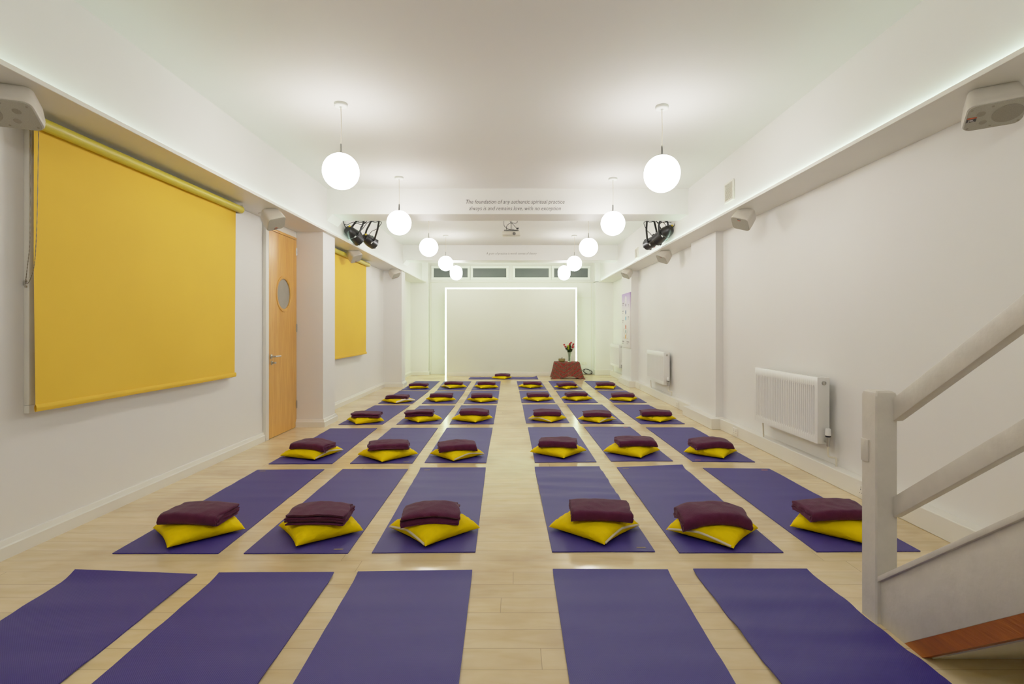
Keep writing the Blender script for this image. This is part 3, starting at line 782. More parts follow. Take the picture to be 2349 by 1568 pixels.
# ------------------------------------------------------------------ cushions and blankets
CA, CH = 0.222, 0.098
def cush_p(s, t):
    s = max(-1, min(1, s)); t = max(-1, min(1, t))
    return ((1 - abs(s) ** 2.2) * (1 - abs(t) ** 2.2)) ** 0.42
def cush_xy(s, t, a):
    return a * s * (1 - .045 * (1 - t * t) * s * s), a * t * (1 - .045 * (1 - s * s) * t * t)
def seam_z(s, t):
    return .018 + .030 * (1 - abs(s * t) ** 1.2)
def cush_top(x, y, a, hh):
    s, t = x / a, y / a
    if abs(s) > 1 or abs(t) > 1: return 0.0
    return seam_z(s, t) + (hh - seam_z(s, t)) * cush_p(s, t)
CU = {  # photo corners: left, front, right; zip edge
 'R2A': ((348, 1208), (393, 1252), (564, 1208), None), 'R2B': ((633.3, 1206), (686.4, 1247.5), (837, 1208.3), None), 'R2C': ((891.9, 1202.8), (976.4, 1253.7), (1101.5, 1209), 'L'),
 'R2D': ((1258.6, 1205), (1387.4, 1254), (1467.9, 1200.4), 'R'), 'R2E': ((1528, 1211.5), (1676.4, 1253.2), (1739.7, 1207), 'L'), 'R2F': ((1804.5, 1197.7), (1990, 1248), (2035, 1205), None),
 'R3A': ((643.6, 1041.6), (722.8, 1054.2), (787, 1030.4), 'R'), 'R3B': ((823.6, 1036.3), (878.9, 1057.3), (956.9, 1041.6), None), 'R3C': ((983.8, 1040.4), (1041, 1055.4), (1112.5, 1036.3), 'R'),
 'R3D': ((1215, 1036.3), (1294.4, 1053.5), (1344.5, 1028), None), 'R3E': ((1384.5, 1034), (1468.4, 1048.3), (1512.5, 1028), None), 'R3F': ((1565.5, 1032), (1656.8, 1049.5), (1695, 1033.5), None),
 'R4A': ((791.4, 962), (820.5, 970), (884.4, 961.3), None), 'R4B': ((925.4, 958.9), (957.6, 970), (1015.5, 957.7), None), 'R4C': ((1036.7, 956.5), (1091, 967.7), (1130.9, 959.3), None),
 'R4D': ((1209.8, 958.4), (1264.6, 967.7), (1300.9, 957.2), 'L'), 'R4E': ((1323.7, 957), (1374.3, 968.4), (1417.2, 961.3), 'R'), 'R4F': ((1458.2, 957.7), (1513.7, 967.7), (1551.2, 957.2), None),
 'R5A': ((876, 916), (907.9, 923.9), (952, 917.6), 'W'), 'R5B': ((975.2, 913.8), (999.2, 921.7), (1046.8, 914.7), None), 'R5C': ((1070.7, 913.4), (1102.7, 923.3), (1144.8, 916.9), None),
 'R5D': ((1197, 914), (1233.9, 921), (1270.9, 912.6), None), 'R5E': ((1287, 912.6), (1321.7, 919), (1360, 912), None), 'R5F': ((1395.2, 913.3), (1445.4, 919), (1465.7, 913.3), None),
 'R6A': ((934.7, 885.4), (939.2, 891), (985.4, 887), None), 'R6B': ((1010.4, 884), (1031, 891), (1070.7, 886.6), 'L'), 'R6C': ((1087.6, 884), (1102.7, 891), (1144.3, 887.5), None),
 'R6D': ((1188, 885.2), (1216.4, 890.3), (1247, 884.7), None), 'R6E': ((1274.7, 887.5), (1300, 891.7), (1325.2, 885.5), None), 'R6F': ((1361.8, 887), (1407.4, 890.9), (1416.1, 886), None),
 'TEA': ((1125.6, 866), (1150, 869), (1175.9, 866), None),
}
BLK = {  # photo: front-left bottom, front-right bottom; style C = closed fold to the front, L = loose layers to the front; extra droop
 'R2A': ((360, 1201), (499, 1204), 'C', 0), 'R2B': ((654, 1206), (786, 1205), 'L', 0), 'R2C': ((916, 1210), (1047, 1204), 'L', .3), 'R2D': ((1313.5, 1203), (1453.4, 1204), 'C', 0),
 'R2E': ((1572, 1222), (1727, 1223), 'C', .5), 'R2F': ((1864, 1200), (2003, 1200), 'C', 0),
 'R3A': ((664.4, 1036), (752, 1043), 'C', .2), 'R3B': ((840.8, 1037), (930, 1032.6), 'L', 0), 'R3C': ((1002.9, 1041), (1088.2, 1034.7), 'C', .2), 'R3D': ((1238.9, 1032), (1325, 1034.9), 'C', 0),
 'R3E': ((1420, 1034.4), (1506.6, 1032.8), 'C', 0), 'R3F': ((1596, 1034.4), (1682.3, 1032.3), 'C', .2),
 'R4A': ((803.8, 960.5), (868.2, 959.3), 'L', 0), 'R4B': ((927, 959.5), (991, 956.3), 'L', 0), 'R4C': ((1055.3, 955.3), (1119.7, 957.4), 'C', 0), 'R4D': ((1225, 956), (1287.6, 957.4), 'C', 0),
 'R4E': ((1340.9, 955.8), (1403.9, 959), 'C', 0), 'R4F': ((1475, 956.5), (1542.3, 958.3), 'C', 0),
 'R5A': ((884.3, 915.3), (933, 916), 'L', 0), 'R5B': ((985, 914), (1036.2, 912.8), 'C', 0), 'R5C': ((1080.3, 917.2), (1128.2, 916.2), 'C', 0), 'R5D': ((1210, 912.4), (1258.8, 911.5), 'C', 0),
 'R5E': ((1299, 913.5), (1347, 912), 'C', 0), 'R5F': ((1406, 907), (1456.6, 908.4), 'C', 0),
 'R6A': ((938.2, 882), (979, 883.2), 'C', 0), 'R6B': ((1019.6, 881.5), (1059.6, 882), 'C', 0), 'R6C': ((1096, 882), (1135.2, 882), 'C', 0), 'R6D': ((1201, 883.8), (1242, 884.2), 'C', 0),
 'R6E': ((1280, 886), (1321, 883), 'C', .3), 'R6F': ((1370, 885.7), (1411, 886.5), 'C', 0), 'TEA': ((1135.5, 861.7), (1170, 862), 'C', 0),
}
def crumple(key): return key in ('R6E', 'R4F', 'R6F')
def cushion_words(key, zp):
    x = 'yellow cushion'
    if zp == 'W': x += ' with white lining showing'
    elif zp: x += ' with pale zip showing'
    elif crumple(key): x = 'wrinkled yellow cushion'
    if key == 'TEA': return x + ' on the crosswise mat before the lit panel'
    return x + ', ' + ROWMAT(key)
def ROWMAT(key):
    return COLN[key[2]] + ', ' + ROWN[key[1]]
for key in sorted(CU):
    Lp, Fp, Rp, zp = CU[key]
    z_ = .035
    gl, gf, gr = gnd(*Lp, z=z_), gnd(*Fp, z=.02), gnd(*Rp, z=z_)
    cx = (gl.x + gr.x) / 2; cy = (gl.y + gr.y) / 2
    tt = (gf.x - gl.x) / max(.05, gr.x - gl.x)
    ang = math.atan(max(-.55, min(.55, 2 * tt - 1)))
    a = (gr.x - gl.x) / (2 * math.cos(ang)) / math.sqrt(2)
    a = max(.196, min(.232, a))
    if key == 'TEA': cy = 13.66; ang = .3
    hh = CH * a / .222 * (1.0 if key not in ('R4F', 'R6E', 'R6F', 'R5A', 'R6A') else .80)
    rnd = random.Random(key)
    hh *= rnd.uniform(.93, 1.05) * {'2': 1.05, '3': .98, '4': .92}.get(key[1], .84)
    rz = ang + PI / 4
    sd = hash_(key) * 3
    # keep it on its own mat's top
    base = TH + .002
    t = thing('cushion', cushion_words(key, zp), 'cushion', (cx, cy, base), (0, 0, rz), 'yellow square cushions on the mats')
    wr = .012 if crumple(key) else .004
    def surf(sgn):
        def fn(u, v):
            s, tq = 2 * u - 1, 2 * v - 1
            s = math.sin(s * PI / 2) * .55 + s * .45; tq = math.sin(tq * PI / 2) * .55 + tq * .45
            x, y = cush_xy(s, tq, a)
            p = cush_p(s, tq); zs = seam_z(s, tq)
            w = noise.noise(Vector((x * 14 + sd, y * 14, sd))) * wr * min(1, p * 2)
            # gathers along the seams
            ed = max(abs(s), abs(tq)); al = tq if abs(s) > abs(tq) else s
            w += .0070 * math.sin(al * 30 + 3 * noise.noise(Vector((al * 3, sd, 0)))) * math.exp(-((ed - .84) / .11) ** 2) * (1 - abs(al) ** 3)
            if sgn > 0: z = zs + (hh - zs) * p + w
            else: z = zs * (1 - min(1, p * 1.5) ** .8) + max(0, w) * .2
            return Vector((x, y, max(0, z)))
        return fn
    mb = MB(); n = 30 if key[1] in '23' else 20
    A = mb.grid(surf(1), n, n); B = mb.grid(surf(-1), n, n, True)
    bmesh.ops.remove_doubles(mb.bm, verts=mb.bm.verts[:], dist=.0006)
    mb.build('cover', YEL, t, angle=1.4)
    if zp:
        pts = []
        w_ = 16
        for i in range(w_ + 1):
            al = -.93 + 1.86 * i / w_
            # local frame is turned 45 degrees: side s=-1 faces front-left, side t=-1 faces front-right
            if zp == 'L': s, tq = -1.0, al
            else: s, tq = al, -1.0
            x, y = cush_xy(s, tq, a)
            ox, oy = (-.002, 0) if zp == 'L' else (0, -.002)
            pts.append(Vector((x + ox, y + oy, seam_z(s, tq) + .003)))
        mb = MB()
        hw_ = .0042 if zp != 'W' else .016
        up = Vector((0, 0, 1)); out = Vector((-1, 0, 0)) if zp == 'L' else Vector((0, -1, 0))
        rows = []
        for i, p in enumerate(pts):
            wv = hw_ * (1 if zp != 'W' else .55 + .6 * abs(noise.noise(Vector((i * .7, 1, 2)))))
            q = [p + up * (.004 + wv) - out * (wv * .9), p + up * wv * .5 + out * .003, p - up * wv * .7 + out * .003, p - up * wv * .6 - out * .004]
            rows.append([mb.bm.verts.new(v) for v in q])
        for P_, Q_ in zip(rows, rows[1:]):
            for k in range(4): mb.bm.faces.new((P_[k], P_[(k + 1) % 4], Q_[(k + 1) % 4], Q_[k]))
        mb.bm.faces.new(rows[0]); mb.bm.faces.new(rows[-1])
        mb.build('zip_edge' if zp != 'W' else 'lining', ZIP if zp != 'W' else LINING, t)
    # ---------------- folded blanket
    bLp, bRp, style, droop = BLK[key]
    zb = .085
    yb = cy - .15
        # width from the picture at the depth of its front edge
    xl = (bLp[0] - U0) * yb / F; xr = (bRp[0] - U0) * yb / F
    w = max(.34, min(.44, xr - xl)); bx = (xl + xr) / 2
    d = .25 if key[1] == '2' else rnd.uniform(.22, .25)
    # slide towards the back when seen obliquely, so the front edge keeps its place
    by = yb + d / 2 - .005
    bx += 0.0
    # yaw from the tilt of the front edge
    Yl = (H - zb) * F / (bLp[1] - V0); Yr = (H - zb) * F / (bRp[1] - V0)
    yaw = max(-.22, min(.22, math.atan2(Yr - Yl, (xr - xl)) * (.8 if key[1] in '23' else .35))) + rnd.uniform(-.03, .03)
    nl = 3; ht = {'2': .068, '3': .062, '4': .058}.get(key[1], .052) * rnd.uniform(.92, 1.08)
    if style == 'L': ht *= 1.0
    tt_ = ht / (2 * nl)
    ribbon = []
    for k in range(nl):
        r = ht / 2 - tt_ / 2 - k * tt_
        back = d / 2 - rnd.uniform(0, .012 if style == 'C' else .03)
        f0 = -d / 2 + ht / 2 * .8
        low = [(back - (back - f0) * i / 12, ht / 2 - r) for i in range(12)]
        arc = [(f0 - r * .8 * math.sin(PI * i / 10) ** .6, ht / 2 - r * math.cos(PI * i / 10)) for i in range(11)]
        up_ = [(f0 + (back - f0) * (i + 1) / 12, ht / 2 + r) for i in range(12)]
        ring = low + arc + up_
        if k % 2 == 1: ring = ring[::-1]
        if ribbon:
            a0, b0 = Vector(ribbon[-1]), Vector(ring[0]); mid = (a0 + b0) / 2 + Vector((tt_ * .5, 0))
            ribbon.append((mid.x, mid.y))
        ribbon += ring
    npt = len(ribbon); hv = tt_ * .385
    def nrm(i):
        a1 = Vector(ribbon[max(0, i - 1)]); c1 = Vector(ribbon[min(npt - 1, i + 1)]); tg = (c1 - a1).normalized(); return Vector((-tg.y, tg.x))
    loop = [(Vector(ribbon[i]) + nrm(i) * hv, i) for i in range(npt)] + [(Vector(ribbon[i]) - nrm(i) * hv, i) for i in range(npt - 1, -1, -1)]
    MV = 26 if key[1] in '23' else 16
    flip = -1 if style == 'L' else 1
    mb = MB(); cols = []
    for j in range(MV + 1):
        v = j / MV * 2 - 1
        ring = []
        for (pt, i) in loop:
            e = (.022 if style == 'L' else .014) * noise.noise(Vector((i * .11, sd, 5 + v))) + .006 * noise.noise(Vector((i * .4, sd * 2, v)))
            x = v * (w / 2 + e * 1.3); y = flip * pt.x; z = pt.y
            # world offset on the cushion
            ca, sa = math.cos(yaw), math.sin(yaw)
            wx = bx + x * ca - y * sa; wy = by + x * sa + y * ca
            dx, dy = wx - cx, wy - cy
            cr, sr = math.cos(-rz), math.sin(-rz)
            lx, ly = dx * cr - dy * sr, dx * sr + dy * cr
            r2 = dx * dx + dy * dy
            par = hh + (.002 if not crumple(key) else .014) - (.28 + 1.1 * droop) * r2
            zb_ = max(cush_top(lx, ly, a, hh) + .001, par, .03) - .001
            wob = .009 * noise.noise(Vector((wx * 6 + sd, wy * 6, sd))) * (z / ht) + .004 * noise.noise(Vector((wx * 19, wy * 19 + sd, 1))) * (z / ht)
            # the closed roll of the fold sags a bit between its ends
            zz = zb_ + z * (1 - .05 * abs(v) ** 4) + wob + .003
            ring.append(mb.bm.verts.new((x, y, zz)))
        cols.append(ring)
    NL = len(loop)
    for P_, Q_ in zip(cols, cols[1:]):
        for k in range(NL): mb.bm.faces.new((P_[k], P_[(k + 1) % NL], Q_[(k + 1) % NL], Q_[k]))
    for ring in (cols[0], cols[-1]):
        for i in range(npt - 1):
            mb.bm.faces.new((ring[i], ring[i + 1], ring[NL - 2 - i], ring[NL - 1 - i]))
    o = mb.build('folded_blanket', PLUM, loc=(bx, by, base), angle=1.5)
    o.rotation_euler = (0, 0, yaw)
    lb = 'folded plum blanket' + (' with loose layers to the front,' if style == 'L' else ' with rounded fold to the front,')
    if key == 'TEA': lb = 'folded plum blanket on the single cushion before the lit panel'
    else: lb = 'folded plum blanket on cushion, ' + ROWMAT(key)
    tag(o, lb, 'blanket', 'folded plum blankets on the cushions')

# ------------------------------------------------------------------ radiators
def make_radiator(yn, lab):
    """yn: near end; 1.17 m long, hung on the right wall, valve at the near end"""
    Ln = 1.17; xf, xb = 2.58, 2.685; z0, z1 = 0.315, 0.877
    t = thing('radiator', lab, 'radiator', (xf, yn, z0), group='white panel radiators on the right wall')
    h = z1 - z0; d = xb - xf
    mb = MB()
    nr = 33; pitch = (Ln - 0.06) / nr
    ys, off = [0.0, 0.03], [0, 0]
    for i in range(nr):
        y = 0.03 + i * pitch
        ys += [y + pitch * .30, y + pitch * .42, y + pitch * .86, y + pitch * .98]
        off += [0, .011, .011, 0]
    ys.append(Ln); off.append(0)
    zs = [0.0, 0.055, 0.070, h - 0.085, h - 0.07, h - 0.006, h]
    zf = [0, 0, 1, 1, 0, 0, 0.006]
    V = []
    for i, y in enumerate(ys):
        V.append([mb.bm.verts.new(((zf[k] if k == 6 else 0) + off[i] * (zf[k] if k in (2, 3) else 0), y, zs[k])) for k in range(7)])
    for i in range(len(ys) - 1):
        for k in range(6):
            mb.bm.faces.new((V[i][k], V[i + 1][k], V[i + 1][k + 1], V[i][k + 1]))
    mb.build('front_panel', RAD, t, angle=.9)
    MB().box(d - 0.02, d, 0.004, Ln - 0.004, 0.01, h - 0.02).build('rear_panel', RAD, t)
    MB().box(-0.001, d - 0.004, -0.006, 0.002, 0.0, h, bev=0.002).build('end_cover', RAD, t)
    MB().box(-0.001, d - 0.004, Ln - 0.002, Ln + 0.006, 0.0, h, bev=0.002).build('end_cover', RAD, t)
    mb = MB()
    mb.box(0.006, d - 0.006, 0.0, Ln, h - 0.004, h + 0.001)
    for i in range(38):
        y = 0.03 + i * (Ln - 0.06) / 38
        mb.box(0.028, d - 0.028, y, y + 0.008, h + 0.001, h + 0.004)
    mb.build('top_grille', RAD, t)
    My = Matrix.Rotation(PI / 2, 4, 'X')
    MB().lathe([(0.018, 0.0), (0.018, 0.010), (0.013, 0.012), (0.013, 0.004)], 18, Matrix.Translation((d * .5, -0.006, h - 0.045)) @ My).build('bleed_plug', CHROME, t)
    # valve with its white head
    vx = d * .62
    vb = MB()
    vb.tube([(vx, 0.03, 0.025), (vx, -0.045, 0.025)], 0.011, 10).tube([(vx, -0.045, -0.012), (vx, -0.045, 0.062)], [0.013, 0.013], 12)
    v = vb.build('valve', CHROME, t)
    Mv = Matrix.Translation((vx, -0.045, 0.066))
    MB().lathe([(0.019, 0), (0.022, 0.004), (0.022, 0.012), (0.020, 0.013)], 20, Mv).build('valve_collar', BLACKP, v)
    MB().lathe([(0.0205, 0.0135), (0.023, 0.017), (0.021, 0.066), (0.017, 0.072), (0, 0.073)], 20, Mv, cap=False).build('valve_knob', RAD, v)
    MB().tube(catm([(vx, -0.045, -0.012), (vx, -0.045, -0.08), (vx + 0.012, -0.05, -0.10), (d + .008, -0.062, -0.105), (d + 0.014, -0.07, -0.115), (d + 0.014, -0.072, -(z0 - 0.141))], 5), 0.0075, 8).build('pipe', PIPE, t)
    MB().tube([(vx, Ln - 0.035, 0.01), (vx + .012, Ln - 0.03, -(z0 - 0.141))], 0.0075, 8).build('pipe', PIPE, t)
    return t
r0 = make_radiator(4.53, 'large white ribbed radiator nearest the stair post, on the right wall')
for yn, lab in ((9.19, 'white radiator between the two right pillars'), (13.12, 'far white radiator in the corner past the lilac chart')):
    c = copy_tree(r0); c.location.y = yn; c['label'] = lab

# ------------------------------------------------------------------ sockets
def make_socket(loc, lab):
    t = thing('wall_socket', lab, 'socket', loc, group='double sockets on the right pipe casing')
    MB().box(-0.009, 0.0, -0.073, 0.073, -0.043, 0.043, bev=0.003).build('plate', SOCK, t)
    mb = MB()
    for s in (-0.034, 0.034):
        mb.box(-0.0096, -0.0088, s - 0.003, s + 0.003, 0.006, 0.016)
        mb.box(-0.0096, -0.0088, s - 0.014, s - 0.008, -0.018, -0.013).box(-0.0096, -0.0088, s + 0.008, s + 0.014, -0.018, -0.013)
    mb.build('pin_holes', SOCKD, t)
    mb = MB()
    for s in (-0.034, 0.034): mb.box(-0.012, -0.009, s - 0.007, s + 0.007, 0.022, 0.036, bev=0.001)
    mb.build('rocker_switch', SOCK, t)
    return t
s0 = make_socket((2.635, 6.34, 0.066), 'white double socket low between near radiator and pillar')
for y, lab in ((8.58, 'white double socket low under the middle radiator, past the near pillar'), (11.2, 'white double socket low before the pillar with the chart'), (4.0, 'white double socket partly hidden by the stair post')):
    c = copy_tree(s0); c.location.y = y; c['label'] = lab
c = copy_tree(s0); c.location = (1.98, YB - .0005, 0.30); c.rotation_euler = (0, 0, PI / 2); c['label'] = 'white double socket on the end wall above the coiled cables'; c['group'] = 'double socket on the end wall'

# ------------------------------------------------------------------ vents on the right upper wall
for (ya, yb, za, zb, lab) in ((5.78, 6.02, 2.70, 2.925, 'square white louvred vent above the right shelf, nearer one'), (10.25, 10.49, 2.66, 2.86, 'far white louvred vent above the right shelf')):
    t = thing('wall_vent', lab, 'vent', (UR, (ya + yb) / 2, (za + zb) / 2), group='vents on the right upper wall')
    a, b = (yb - ya) / 2, (zb - za) / 2
    mb = MB(); fw = .022
    mb.box(-.018, 0, -a, a, b - fw, b, bev=.003).box(-.018, 0, -a, a, -b, -b + fw, bev=.003).box(-.018, 0, -a, -a + fw, -b + fw, b - fw, bev=.003).box(-.018, 0, a - fw, a, -b + fw, b - fw, bev=.003)
    mb.build('frame', VENT, t)
    MB().box(-.005, -.001, -a + fw, a - fw, -b + fw, b - fw).build('backing', VENTD, t)
    mb = MB(); n = 13
    for i in range(n):
        z = -b + fw + (i + .5) * (2 * b - 2 * fw) / n
        mb.box(-.014, -.006, -a + fw, a - fw, z - .0035, z + .0035)
    mb.build('louvres', VENT, t)

# ------------------------------------------------------------------ speakers
def make_speaker(name, lab, loc, M3, w, h, d, big, group, ztop):
    """face looks along local -z of M3, w along x, h along y"""
    t = thing(name, lab, 'speaker', loc, group=group)
    M = M3.to_4x4()
    mb = MB()
    # cabinet: rounded slab that narrows to the back
    def rrect(ww, hh2, r, n=5):
        out = []
        for (sx, sy, a0) in ((1, 1, 0), (-1, 1, PI / 2), (-1, -1, PI), (1, -1, 3 * PI / 2)):
            for k in range(n + 1):
                a = a0 + k * PI / 2 / n
                out.append((sx * (ww / 2 - r) + r * math.cos(a), sy * (hh2 / 2 - r) + r * math.sin(a)))
        return out
    secs = [(0.90, -0.004, .86), (0.985, 0.0, 1), (1.0, 0.008, 1), (1.0, 0.022, 1), (0.985, 0.026, 1), (0.985, d * .35, 1), (0.86, d * .94, 1), (0.80, d, .9)]
    rings = []
    r = min(w, h) * .20
    for k, z, q in secs:
        rings.append([mb.bm.verts.new(M @ Vector((x * k, y * k, z))) for x, y in rrect(w, h, r)])
    for A, B in zip(rings, rings[1:]):
        n = len(A)
        for i in range(n): mb.bm.faces.new((A[i], A[(i + 1) % n], B[(i + 1) % n], B[i]))
    mb.bm.faces.new(rings[0]); mb.bm.faces.new(rings[-1])
    mb.build('cabinet', SPK, t, angle=.7)
    mb = MB()
    A = [mb.bm.verts.new(M @ Vector((x * .95, y * .94, -.0065))) for x, y in rrect(w, h, r)]
    B = [mb.bm.verts.new(M @ Vector((x * .97, y * .96, -.002))) for x, y in rrect(w, h, r)]
    for i in range(len(A)): mb.bm.faces.new((A[i], A[(i + 1) % len(A)], B[(i + 1) % len(A)], B[i]))
    mb.bm.faces.new(A)
    g = mb.build('grille', SPKG, t)
    Mf = M @ Matrix.Rotation(PI, 4, 'X') @ Matrix.Translation((0, 0, .0066))
    if big:
        sx = 1 if big > 0 else -1
        mb = MB(); mb.lathe([(h * .33, 0), (h * .325, .0016), (0, .0022)], 32, Mf @ Matrix.Translation((sx * w * .20, 0, 0)), cap=False); mb.build('woofer_mesh', SPKD, g)
        for (x, y, rr) in ((-.24, .14, .030), (-.17, -.20, .026)):
            MB().lathe([(h * rr * 3.2, 0), (h * rr * 3, .001), (0, .0014)], 20, Mf @ Matrix.Translation((sx * w * x, h * y, 0)), cap=False).build('port_mark', SPKD, g)
        for (x, y) in ((-.41, .33), (-.41, -.36), (.42, .34), (.42, -.36), (-.08, .36), (-.03, -.38)):
            MB().lathe([(.006, 0), (.005, .0012), (0, .0014)], 10, Mf @ Matrix.Translation((sx * w * x, h * y, 0)), cap=False).build('screw', SPKD, g)
    bw, bhh = (.040, .032) if big else (.030, .024)
    bxp, byp = ((-.38 * (1 if big > 0 else -1)) * w, -.02 * h) if big else (0, -.36 * h)
    Mb = Mf @ Matrix.Translation((bxp, byp, .0012))
    if big != -1:
        bd = MB().box(-bw / 2, bw / 2, -bhh / 2, bhh / 2, -.001, .001, M=Mb).build('badge', BADGE, t)
        MB().box(-bw / 2, bw / 2, bhh / 2 - .006, bhh / 2, .001, .0014, M=Mb).build('orange_band', BADGEO, bd)
        text_mesh('JBL', bhh * .62, BADGEW, 'lettering', bd, M=Mb @ Matrix.Translation((0, -.004, .0016)))
    # bracket up to the shelf, and its cable
    back = M @ Vector((0, 0, d * .8))
    top = Vector((back.x * .9, back.y * .9, ztop - loc[2]))
    mb = MB()
    mb.tube([M @ Vector((0, 0, d * .7)), Vector((top.x, top.y, top.z - .03)), Vector((top.x, top.y, top.z - .002))], .014, 10)
    mb.lathe([(.045, -.008), (.045, -.0005), (.02, 0)], 20, Matrix.Translation(top))
    mb.build('bracket', SPK, t)
    sg = 1 if loc[0] > 0 else -1
    MB().tube(catm([M @ Vector((sg * w * .25, 0, d * .95)), M @ Vector((sg * w * .35, 0, d * 1.15)) + Vector((sg * .03, 0, -.01)), Vector((top.x + sg * .07, top.y - .02, top.z - .03)), Vector((top.x + sg * .06, top.y, top.z - .001))], 6), .0025, 6).build('cable', CORD, t)
    return t
def frame(n, xdir):
    """columns: x along the long side, y, z = away from the face"""
    z = -Vector(n).normalized(); x = Vector(xdir); x = (x - z * x.dot(z)).normalized(); y = z.cross(x)
    return Matrix((x, y, z)).transposed()
make_speaker('shelf_loudspeaker', 'big pale loudspeaker under the right shelf, cut by the picture edge', atY(2282, 262, 2.78), frame((-.17, -.38, -.92), (.86, -.5, 0)), .250, .192, .125, 1, 'big shelf loudspeakers', ZS)
make_speaker('shelf_loudspeaker', 'big pale loudspeaker under the left shelf above the large blind', atY(2, 258, 2.76), frame((.15, -.40, -.91), (.90, .36, 0)), .318, .210, .120, -1, 'big shelf loudspeakers', ZS)
for (px, py, Y, s, lab) in ((634, 513, 5.62, 1, 'small pale loudspeaker over the wooden door'), (818, 593, 8.66, 1, 'small pale loudspeaker over the far blind'), (909, 632, 11.42, 1, 'small pale loudspeaker by the far left pillar'),
                            (1698, 513, 5.63, -1, 'small pale loudspeaker near the square vent under the right shelf'), (1518, 595, 8.66, -1, 'small pale loudspeaker under the right stage lights'), (1434, 632, 11.42, -1, 'small pale loudspeaker above the lilac chart')):
    make_speaker('small_shelf_loudspeaker', lab, atY(px, py, Y), frame((s * .62, -.22, -.75), (s * .55, .60, .30)),   .195, .175, .165, 0, 'small shelf loudspeakers', ZS)

# ------------------------------------------------------------------ projector
pj = atY(1173, 534, 9.0)
t = thing('projector', 'small white projector hanging from the ceiling behind the lettered beam', 'projector', pj)
MB().box(-.152, .152, 0, .22, -.030, .030, bev=.010).build('body', PROJ, t)
MB().box(-.125, .125, .03, .20, .030, .062, bev=.004).build('port_block', PROJG, t)
MB().lathe([(.027, 0), (.027, .022), (.021, .023), (.019, .008), (0, .006)], 24, Matrix.Translation((.048, -.0, -.014)) @ Matrix.Rotation(PI / 2, 4, 'X'), cap=False).build('lens', PROJG, t)
dzc = ZC - pj.z
MB().tube([(0, .10, .06), (0, .10, dzc - .002)], .014, 10).box(-.05, .05, .06, .14, .062, .078, bev=.003).lathe([(.05, dzc - .012), (.05, dzc - .001)], 20, Matrix.Translation((0, .10, 0))).build('ceiling_mount', CHROME, t)
mb = MB()
for P in ([(-.12, .02, dzc - .01), (-.125, .0, .14), (-.09, -.01, .09), (-.03, .0, .058), (.05, .02, .052), (.11, .03, .04)],
          [(.02, .08, dzc - .01), (.10, .02, .20), (.07, 0, .165), (0, .0, .17), (-.06, .0, .14), (-.085, .02, .10), (-.08, .04, .06)],
          [(-.03, .08, dzc - .01), (-.02, .0, .19), (.02, .0, .155), (.06, 0, .11), (.10, .02, .075), (.115, .04, .058)]):
    mb.tube(catm(P, 8), .0045, 6)
mb.build('cables', BLACKP, t)
MB().lathe([(.012, 0), (.012, .04)], 10, Matrix.Translation((.085, .01, .07)) @ Matrix.Rotation(1.2, 4, 'Y')).build('plug', BLACKP, t)

